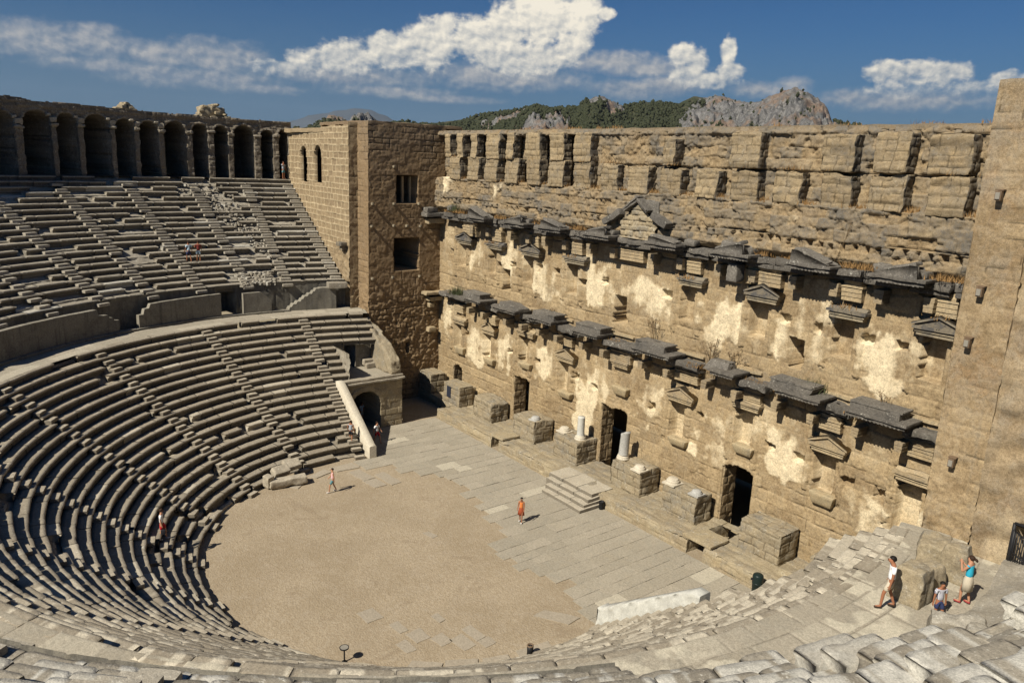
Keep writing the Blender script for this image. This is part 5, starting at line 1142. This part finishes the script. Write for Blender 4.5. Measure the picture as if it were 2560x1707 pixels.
# ------------------------------------------------------------------ dry grass and weeds
def blades(mb, x, y, z, n, h, sp, g, A=(.5, 0, 0)):
    B = g.normal(0, sp, (n, 2)); hh = h*g.uniform(.4, 1.1, n); an = g.uniform(0, 6.28, n); ln = g.normal(0, .35, (n, 2))*hh[:, None]; w = .012+.02*g.random(n)
    dx, dy = np.cos(an)*w, np.sin(an)*w
    b0 = np.stack([x+B[:, 0]-dx, y+B[:, 1]-dy, z+0*an], -1); b1 = np.stack([x+B[:, 0]+dx, y+B[:, 1]+dy, z+0*an], -1); t = np.stack([x+B[:, 0]+ln[:, 0], y+B[:, 1]+ln[:, 1], z+hh], -1)
    P = np.stack([b0, b1, t], 1).reshape(-1, 3); mb.add(P, None, A, np.arange(3*n).reshape(-1, 3))
g = np.random.default_rng(71); mb = MB()
for k in range(150):
    x = g.uniform(-23.5, 23.5); y = g.uniform(13.9, 14.95); c = fbm(np.array(x*.5), np.array(0.), 0, 7001, 2)
    if c > -.12: xx, zz = fr(x, 17.45, y); blades(mb, xx, y, zz-.05, 34, .38, .20, g)
for k in range(190):
    x = g.uniform(-23, 23); y = g.uniform(14.2, 14.98); c = fbm(np.array(x*.6), np.array(5.), 0, 7002, 2)
    if c > .0: xx, zz = fr(x, 9.98, y); blades(mb, xx, y, zz-.03, 26, .30, .16, g)
for x in RES:
    for k in range(5): xx, zz = fr(x+1.2+g.normal(0, .3), 10.1, 14.5); blades(mb, xx, 14.5+g.normal(0, .15), zz-.05, 40, .4, .14, g)
for xr in PIER_R:
    if xr < 22:
        for k in range(3):
            xx, zz = fr(xr+.45+g.normal(0, .2), 20.42, 14.8); blades(mb, xx, 14.8, zz-.05, 30, .35, .2, g)
        if g.random() > .3: xx, zz = fr(xr-.7, 22.18, 14.7); blades(mb, xx, 14.7, zz-.02, 40, .3, .35, g)
for k in range(16): blades(mb, g.uniform(-18, 23), g.uniform(15.0, 15.8), 24.42, 30, .25, .3, g)
for (x, z) in [(-5.5, 15.45), (5.35, 15.45), (15.7, 15.4), (20.3, 15.7), (-15.6, 15.4)]:
    xx, zz = fr(x, z, 14.75); blades(mb, xx, 14.75, zz-.05, 70, .3, .35, g)
struct(mb.build('dry_grass', M['drygrass']), 'stuff')
mb = MB()
for x, y, z, n in [(-21.2, 14.5, 17.6, 260), (-21.0, 14.4, 10.2, 240), (-1.9, 14.5, 10.1, 160), (14.6, 14.75, 10.6, 160), (20.2, 14.0, ZP, 120)]:
    xx, zz = fr(x, z, y) if z > 2 else (x, z); blades(mb, xx, y, zz-.05, n, .75, .3, g)
tag(mb.build('green_bush', M['greenweed']), 'small grey green bushes growing from the cornices', 'bush') if False else struct(mb.build('green_tufts', M['greenweed']), 'stuff')
def weed(x, z, y, h, n, lab, heads=True):
    mb = MB(); xx, zz = fr(x, z, y)
    for k in range(n):
        bx, by = xx+g.normal(0, .12), y+g.normal(0, .08); tx, ty = bx+g.normal(0, .22)*h, by+g.normal(0, .1)*h; hh = h*g.uniform(.6, 1.05)
        tube(mb, (bx, by, zz-.1), (tx, ty, zz+hh), .012, .007, 5)
        for q in range(5 if heads else 2):
            e = (tx+g.normal(0, .12), ty+g.normal(0, .08), zz+hh*g.uniform(.75, 1.12)); tube(mb, (bx+(tx-bx)*.7, by+(ty-by)*.7, zz+hh*.7), e, .007, .005, 4); lathe(mb, (e[0], e[1], e[2]-.02), [(0, 0), (.035, .02), (0, .05)], 6)
    tag(mb.build('dry_weed', M['weedstalk']), lab, 'weed')
weed(2.9, 10.55, 14.7, 1.9, 9, 'tallest bunch of dry seed stalks on the lower cornice right of the middle window')
weed(7.6, 10.55, 14.7, 1.45, 9, 'dry seed stalks standing against the white plaster patch of the lower cornice')
weed(9.1, 10.5, 14.75, 1.1, 7, 'dry stalks on the lower cornice beside the brightest plaster patch', True)
weed(18.4, 10.6, 14.6, .9, 8, 'thin dry stalks on the largest dark cornice block near the tower', False)
weed(15.0, 17.6, 14.6, 1.9, 5, 'tall thin dry stalk on the upper cornice against the rough wall')
weed(-7.6, 10.55, 14.7, .7, 9, 'short dry clump on the lower cornice far left of the middle', False)
# ------------------------------------------------------------------ props
def bin_():
    B_ = thing('waste_bin', 'tall dark green round waste bin on the paving by the podium', 'waste bin', (15.35, 10.75, 0))
    mb = MB(); lathe(mb, (15.35, 10.72, 0), [(0, .12), (.24, .12), (.25, .16), (.27, .80), (.29, .82), (.29, .86), (.25, .88)], 24); put(B_, mb.build('barrel', M['bin']))
    mb = MB(); n = 24; P = []
    prof = [(.275, .86), (.285, .92), (.285, 1.18), (.27, 1.28), (.20, 1.34), (.0, 1.36)]
    lathe(mb, (15.35, 10.72, 0), prof, 24); put(B_, mb.build('lid', M['bin']))
    mb = MB(); rbox(mb, (15.24, 10.46, 1.06), (.26, .06, .14), .1, .02, 0, rz=.3); put(B_, mb.build('opening', M['iron']))
    mb = MB()
    for dx in (-.05, .05): tube(mb, (15.62+dx, 10.95, 0), (15.62+dx, 10.95, .62), .022, n=6)
    rbox(mb, (15.6, 10.92, .6), (.2, .2, .14), .1, .02, 0); put(B_, mb.build('post', M['iron']))
bin_()
mb = MB(); lathe(mb, (3.15, 11.0, 0), [(0, 0), (.15, 0), (.16, .05), (.17, .5), (.185, .52), (.185, .55), (.15, .55), (.14, .1), (0, .1)], 16); tag(mb.build('litter_bin', M['binblack']), 'small black open bin at the right end of the stone steps', 'litter bin')
B_ = thing('floor_lamp', 'short dark cylinder lamp with a pale top on the near gravel edge', 'lamp', (12.5, -2.35, 0)); mb = MB(); lathe(mb, (12.5, -2.35, 0), [(0, 0), (.15, 0), (.15, .5), (.13, .5), (0, .46)], 18); put(B_, mb.build('housing', M['binblack'])); mb = MB(); lathe(mb, (12.5, -2.35, .5), [(.155, -.02), (.155, .03), (.11, .03), (.1, -.03), (0, -.03)], 18); put(B_, mb.build('rim', M['lantern']))
B_ = thing('spotlight', 'round spotlight on a thin black post casting its shadow on the gravel', 'spotlight', (8.24, -9.55, 0))
mb = MB(); tube(mb, (8.24, -9.55, -.05), (8.24, -9.55, .64), .035, n=8); lathe(mb, (8.24, -9.55, 0), [(0, .02), (.12, .02), (.12, .0)], 12); put(B_, mb.build('post', M['binblack']))
mb = MB(); lathe(mb, (8.24, -9.55, .62), [(0, 0), (.1, .0), (.2, .06), (.215, .12), (.19, .13), (.17, .09), (0, .09)], 20); put(B_, mb.build('head', M['binblack']))
mb = MB(); lathe(mb, (8.24, -9.55, .62), [(0, .11), (.18, .115)], 20); put(B_, mb.build('lens', M['glassy']))

# ------------------------------------------------------------------ people
def cloth(name, c, var=.12):
    if name not in M: M[name] = plain(name, c, .85, var, sc=14)
    return M[name]
SKIN_ = plain('skin', (.42, .215, .13), .6, .1); TAN_ = plain('tanned skin', (.30, .13, .07), .6, .1)
HAIR_ = {'brown': plain('brown hair', (.035, .018, .010), .7, .3), 'black': plain('black hair', (.010, .008, .007), .6, .3)}
def skinmesh(name, V, Ed, Rr, mat, parent, sub=1, roots=(0,)):
    me = bpy.data.meshes.new(name); me.from_pydata([tuple(map(float, v)) for v in V], Ed, []); o = bpy.data.objects.new(name, me); COL.objects.link(o)
    md = o.modifiers.new('Skin', 'SKIN'); md.branch_smoothing = .6; md.use_smooth_shade = True
    sv = me.skin_vertices[0].data if me.skin_vertices else None
    if sv is None:
        bm = bmesh.new(); bm.from_mesh(me); bm.verts.layers.skin.verify(); bm.to_mesh(me); bm.free(); sv = me.skin_vertices[0].data
    for i, q in enumerate(Rr): sv[i].radius = q if isinstance(q, tuple) else (q, q); sv[i].use_root = i in roots
    o.modifiers.new('Sub', 'SUBSURF').levels = sub; o.modifiers['Sub'].render_levels = sub
    dg = bpy.context.evaluated_depsgraph_get(); ev = o.evaluated_get(dg); m2 = bpy.data.meshes.new_from_object(ev)
    o.modifiers.clear(); o.data = m2; bpy.data.meshes.remove(me); m2.materials.clear(); m2.materials.append(mat)
    for p in m2.polygons: p.use_smooth = True
    o.parent = parent; return o
def person(loc, face, lab, H=1.72, shirt=None, shorts=None, skirt=None, sleeve=True, stride=.0, armL=(0, 0), armR=(0, 0), tank=False, hair='brown', longhair=False, skin=SKIN_, shoes=None, bag=None, headturn=0., headdown=0., hands=False, fem=False, dress=False, bend=0., cap=None, crop_arm=None, stripes=None):
    """face: heading angle (deg, world), arms: (swing forward, bend at elbow) in radians; stride in metres"""
    R = thing('person', lab, 'person', loc); k = H/1.72; sh_ = .165 if fem else .19; hp = .095
    def arm(sd, sw, be):
        S = np.array([sd*sh_, .0, 1.40]); u = .29; f = .26
        d = np.array([sd*.16, math.sin(sw), -math.cos(sw)]); d /= np.linalg.norm(d); E_ = S+d*u
        d2 = np.array([sd*(.08-.5*max(0, be-1.2)), math.sin(sw+be), -math.cos(sw+be)]); d2 /= np.linalg.norm(d2); W_ = E_+d2*f
        return S, E_, W_, W_+d2*.09, d2
    sL, eL, wL, hL, dL = arm(-1, *armL); sR, eR, wR, hR, dR = arm(1, *armR)
    def leg(sd, st):
        Hp = np.array([sd*hp, 0, .90]); A_ = np.array([sd*(hp+.005), st, .075+max(0, -st)*.12]); Kn = (Hp+A_)/2+np.array([0, .05+abs(st)*.10, .035]); T_ = A_+np.array([sd*.025, .17, -.045]); return Hp, Kn, A_, T_
    hl, kl, al, tl = leg(-1, stride); hr, kr, ar, tr = leg(1, -stride)
    lean = np.array([0, bend, 0])
    nk = np.array([0, .01, 1.47])+lean*1.0; hd = np.array([.03*headturn, .035+.05*headdown, 1.60-.02*headdown])+lean*1.1; tp = np.array([.03*headturn, .01+.09*headdown, 1.675-.035*headdown])+lean*1.1
    ch = np.array([hd[0]+.04*headturn, hd[1]+.075, hd[2]-.055]); ns_ = np.array([hd[0]+.06*headturn, hd[1]+.105, hd[2]-.012])
    V = [(0, 0, .95), (0, -.005, 1.12), (0, 0, 1.30)+0*lean, (0, .0, 1.40), nk, hd, tp, ch, ns_, sL, eL, wL, hL, sR, eR, wR, hR, hl, kl, al, tl, hr, kr, ar, tr]
    Rd = [(.135, .10), (.115, .09), (.135, .10), (.10, .075), .056, (.082, .092), (.062, .07), .034, .014, .058, .041, .030, (.036, .022), .058, .041, .030, (.036, .022), .083, .056, .038, .034, .083, .056, .038, .034]
    Ed = [(0, 1), (1, 2), (2, 3), (3, 4), (4, 5), (5, 6), (5, 7), (5, 8), (3, 9), (9, 10), (10, 11), (11, 12), (3, 13), (13, 14), (14, 15), (15, 16), (0, 17), (17, 18), (18, 19), (19, 20), (0, 21), (21, 22), (22, 23), (23, 24)]
    roots = [0]
    if hands:
        for (w_, h_, d_, sd) in ((wL, hL, dL, -1), (wR, hR, dR, 1)):
            side = np.cross(d_, [1, 0, 0]); side /= np.linalg.norm(side)
            for j, (o_, l_) in enumerate([(-.024, .075), (-.008, .085), (.008, .08), (.024, .062)]):
                b0 = h_+side*o_-d_*.01; n0 = len(V); V += [b0, b0+d_*l_*.5+np.array([-sd*.004, 0, 0]), b0+d_*l_*.92+np.array([-sd*.022, 0, 0])]; Rd += [.010, .009, .0075]; Ed += [(n0, n0+1), (n0+1, n0+2)]; roots.append(n0)
            b0 = w_+d_*.03-side*.025; n0 = len(V); V += [b0, b0-side*.025+d_*.03, b0-side*.03+d_*.062]; Rd += [.012, .010, .008]; Ed += [(n0, n0+1), (n0+1, n0+2)]; roots.append(n0)
    parts = [skinmesh('body', V, Ed, Rd, skin, R, 2 if hands else 1, roots)]
    # clothes
    if shirt:
        m = shirt; mid = lambda p, q, t: np.array(p)+(np.array(q)-np.array(p))*t
        SV = [(0, 0, .90 if not dress else .95), (0, -.005, 1.12), (0, 0, 1.30), (0, 0, 1.405), (0, .005, 1.45)]; SR = [(.165, .125), (.145, .115), (.158, .122), (.115, .088), (.07, .062)]; SE = [(0, 1), (1, 2), (2, 3), (3, 4)]
        if tank: SR[4] = (.075, .06); SR[3] = (.115, .085)
        for S_, E_ in ((sL, eL), (sR, eR)):
            n0 = len(SV); SV += [S_, mid(S_, E_, .68 if sleeve and not tank else .12)]; SR += [.074 if not tank else .058, .066 if not tank else .05]; SE += [(3, n0), (n0, n0+1)]
        parts.append(skinmesh('shirt' if not dress else 'dress_top', SV, SE, SR, m, R, 1))
    if shorts:
        mid = lambda p, q, t: np.array(p)+(np.array(q)-np.array(p))*t; ln = .86
        SV = [(0, 0, .99), (0, 0, .91), hl, mid(hl, kl, ln*.6), mid(hl, kl, ln), hr, mid(hr, kr, ln*.6), mid(hr, kr, ln)]; SR = [(.15, .112), (.155, .12), .105, .098, .092, .105, .098, .092]
        parts.append(skinmesh('shorts', SV, [(0, 1), (1, 2), (2, 3), (3, 4), (1, 5), (5, 6), (6, 7)], SR, shorts, R, 1))
    if skirt:
        m, zb, wd = skirt; mb = MB(); prof = [(.125, 1.02), (.165, .92), (.18, .80), (wd, zb), (wd-.015, zb), (.10, .86)]; P = []
        for q, w in prof:
            for j in range(18): t = 2*math.pi*j/18; f = 1+.05*math.sin(t*5)*(w < .85); P.append((q*f*math.cos(t)*1.05, q*f*math.sin(t)*.82, w))
        mb.add(P, [(i*18+j, i*18+(j+1) % 18, (i+1)*18+(j+1) % 18, (i+1)*18+j) for i in range(len(prof)-1) for j in range(18)]); parts.append(mb.build('skirt', m, R, True))
    # hair
    mb = MB(); n1, n2 = 14, 9; P = []
    for i in range(n2):
        ph = math.pi*.62*i/(n2-1)
        for j in range(n1):
            t = 2*math.pi*j/n1; q = np.array([.095*math.sin(ph)*math.cos(t), .108*math.sin(ph)*math.sin(t)-.012, .098*math.cos(ph)]); 
            if math.sin(t) > .2 and ph > 1.0: q[2] = max(q[2], .035); q[1] *= .86
            f = 1+.06*math.sin(i*2.3+j*1.7); P.append(hd+np.array([0, -.01-.02*headdown, .035])+q*f)
    mb.add(P, gridq(n2, n1)); mb.add(P, [(i*n1+n1-1, i*n1, (i+1)*n1, (i+1)*n1+n1-1) for i in range(n2-1)])
    parts.append(mb.build('hair', HAIR_[hair], R, True))
    if longhair: parts.append(skinmesh('ponytail', [hd+np.array([0, -.09, .05]), hd+np.array([.02, -.17, .03]), hd+np.array([.03, -.20, -.05])], [(0, 1), (1, 2)], [.045, .06, .03], HAIR_[hair], R, 1))
    mb = MB()
    for sx in (-1, 1): lathe(mb, hd+np.array([sx*.032+.05*headturn, .088, .012]), [(0, -.012), (.011, -.006), (.012, 0), (.011, .006), (0, .012)], 8)
    rbox(mb, hd+np.array([.055*headturn, .094, -.045]), (.042, .012, .010), .02, .003, 0); parts.append(mb.build('face_features', HAIR_['black'], R))
    if shoes:
        for a_, t_ in ((al, tl), (ar, tr)):
            parts.append(skinmesh('shoe', [a_+np.array([0, -.045, -.03]), a_+np.array([0, .02, -.03]), t_+np.array([0, .02, .0])], [(0, 1), (1, 2)], [(.042, .045), (.05, .05), (.042, .035)], shoes, R, 1))
    if bag:
        mb = MB(); q = hR+np.array([.03, .02, -.22]); rbox(mb, q, (.12, .22, .26), .08, .04, .01); tube(mb, q+np.array([0, 0, .1]), hR+np.array([0, 0, -.03]), .01, n=5); b_ = mb.build('hand_bag', bag); tag(b_, 'small dark bag carried by the '+lab.split(' ', 1)[1] if False else 'small dark bag hanging from the hand of the man on the left stairs', 'bag')
        b_.scale = (k, k, k); b_.location = loc; b_.rotation_euler = (0, 0, (face-90)*DEG)
    R.scale = (k, k, k); R.location = loc; R.rotation_euler = (0, 0, (face-90)*DEG)
    return R
W_ = cloth('white cotton', (.80, .80, .80), .05); RED = cloth('red cotton', (.42, .02, .03)); KHA = cloth('khaki cotton', (.50, .44, .34)); NAVY = cloth('navy cotton', (.03, .04, .10)); PINK = cloth('pink cotton', (.72, .45, .46)); ORA = cloth('orange cotton', (.62, .20, .055)); BRN = cloth('rust cotton', (.30, .07, .03)); GRY = cloth('grey cotton', (.33, .36, .40)); BLU = cloth('bright blue cotton', (.03, .36, .52)); BLK = cloth('black cotton', (.02, .02, .025)); LBL = cloth('pale blue cotton', (.45, .58, .68)); PUR = cloth('purple cotton', (.10, .05, .20)); TEAL = cloth('patterned teal cotton', (.10, .22, .24)); WSH = cloth('white leather', (.75, .75, .74), .05)
def stripemat():
    m, t, b = newmat('striped shirt'); co = t.new('ShaderNodeTexCoord').outputs['Object']; w = t.new('ShaderNodeTexWave', wave_type='BANDS', bands_direction='X'); t.link(co, w.inputs[0]); w.inputs['Scale'].default_value = 9.
    t.link(t.mix(t.mr(w.outputs['Fac'], .4, .6), (.62, .62, .64), (.20, .19, .25)), b.inputs['Base Color']); return m
person((26.25, .75, ZD+.03), 215, 'man in white t-shirt and khaki shorts walking on the near walkway', 1.80, W_, KHA, stride=.20, armL=(.05, .12), armR=(-.08, .2), hair='black', skin=TAN_, shoes=cloth('brown leather', (.05, .03, .02)), headdown=1., hands=True)
person((27.55, 3.15, ZD+.03), 175, 'woman in bright blue top and beige skirt standing near the iron gate', 1.68, BLU, None, (KHA, .50, .20), tank=True, armL=(.5, 2.2), armR=(.3, 1.9), hair='brown', longhair=True, skin=SKIN_, fem=True, hands=True, shoes=cloth('red leather', (.3, .05, .05)), stride=.1)
person((27.35, 1.75, ZD-.25), 330, 'boy in grey striped shirt half hidden behind the big grey stones', 1.42, stripemat(), NAVY, hair='black', skin=TAN_, hands=True, stride=.1)
person((1.83, 5.33, .05), 305, 'woman in orange top and rust skirt walking across the paved floor', 1.66, ORA, None, (BRN, .52, .22), tank=True, stride=.14, armL=(.15, .5), armR=(-.1, .6), hair='black', skin=TAN_, fem=True, shoes=WSH)
person((-8.47, -2.65, 0.02), 250, 'woman in pink tank top and patterned shorts walking on the gravel', 1.70, PINK, TEAL, tank=True, stride=.24, armL=(-.3, .3), armR=(.3, .4), hair='brown', fem=True, shoes=WSH)
person((-15.02, 3.97, .04), 25, 'man in white t-shirt and red shorts walking out of the arched entrance', 1.76, W_, RED, stride=.26, armL=(.35, .3), armR=(-.35, .3), hair='brown')
person((-20.2, 5.2, .02), 20, 'person in pale blue shirt standing inside the dark archway', 1.72, LBL, KHA, hair='brown')
person((-21.2, 4.6, .02), 350, 'person in dark clothes deepest inside the dark archway', 1.75, cloth('olive cotton', (.16, .13, .07)), BLK, hair='black')
ZR = LZ[1]
person((-14.15, 1.35, LZ[1]+.02), 140, 'person in grey sleeveless shirt climbing the stair beside the pale sloping parapet', 1.74, GRY, BLK, tank=True, stride=.16, armL=(.1, .5), armR=(-.1, .4), hair='brown', skin=TAN_)
person((-5.05, -14.0, LZ[2]+.02), 65, 'man in white t-shirt and red shorts descending the left lower rows', 1.80, W_, RED, stride=.15, armL=(-.1, .2), armR=(.05, .2), hair='brown', shoes=WSH, bag=BLK)
person((-27.3, 5.6, ZD+.03), 250, 'person in white t-shirt and dark shorts walking on the far walkway', 1.72, W_, PUR, stride=.26, armL=(.4, .6), armR=(-.4, .5), hair='brown')
j_ = 4
person((-30.62, -5.35, UZ[j_]), 195, 'person in white t-shirt and dark shorts climbing the upper rows', 1.72, LBL, NAVY, stride=.18, armL=(.2, .4), armR=(-.3, .5), hair='brown', skin=TAN_)
person((-30.75, -4.55, UZ[j_]), 170, 'person with red bag and pale shorts climbing the upper rows', 1.72, cloth('maroon cotton', (.16, .03, .025)), LBL, stride=.16, armL=(.6, 1.2), armR=(.2, .6), hair='brown', skin=TAN_)
person((-41.35, 6.95, 19.37), 20, 'person shading the eyes in the last arch of the arcade', 1.75, GRY, TEAL, armR=(1.4, 1.9), armL=(.1, .2), hair='brown', skin=TAN_)

# ------------------------------------------------------------------ air
def haze(density):
    mb = MB(); x0, x1, y0, y1, z0, z1 = -19000., 6000., -6000., 19500., -61.5, 1150.
    P = [(x, y, z) for z in (z0, z1) for y in (y0, y1) for x in (x0, x1)]
    mb.add(P, [(0, 2, 3, 1), (4, 5, 7, 6), (0, 1, 5, 4), (2, 6, 7, 3), (0, 4, 6, 2), (1, 3, 7, 5)])
    m = bpy.data.materials.new('hazy air'); m.use_nodes = True; nt = m.node_tree; nt.nodes.remove(nt.nodes['Principled BSDF'])
    v = nt.nodes.new('ShaderNodeVolumePrincipled'); v.inputs['Color'].default_value = (.62, .74, .92, 1); v.inputs['Density'].default_value = density; v.inputs['Density Attribute'].default_value = ''; v.inputs['Anisotropy'].default_value = .2
    nt.links.new(v.outputs[0], nt.nodes['Material Output'].inputs['Volume'])
    o = mb.build('haze', m); struct(o, 'stuff')
haze(1.6e-5)
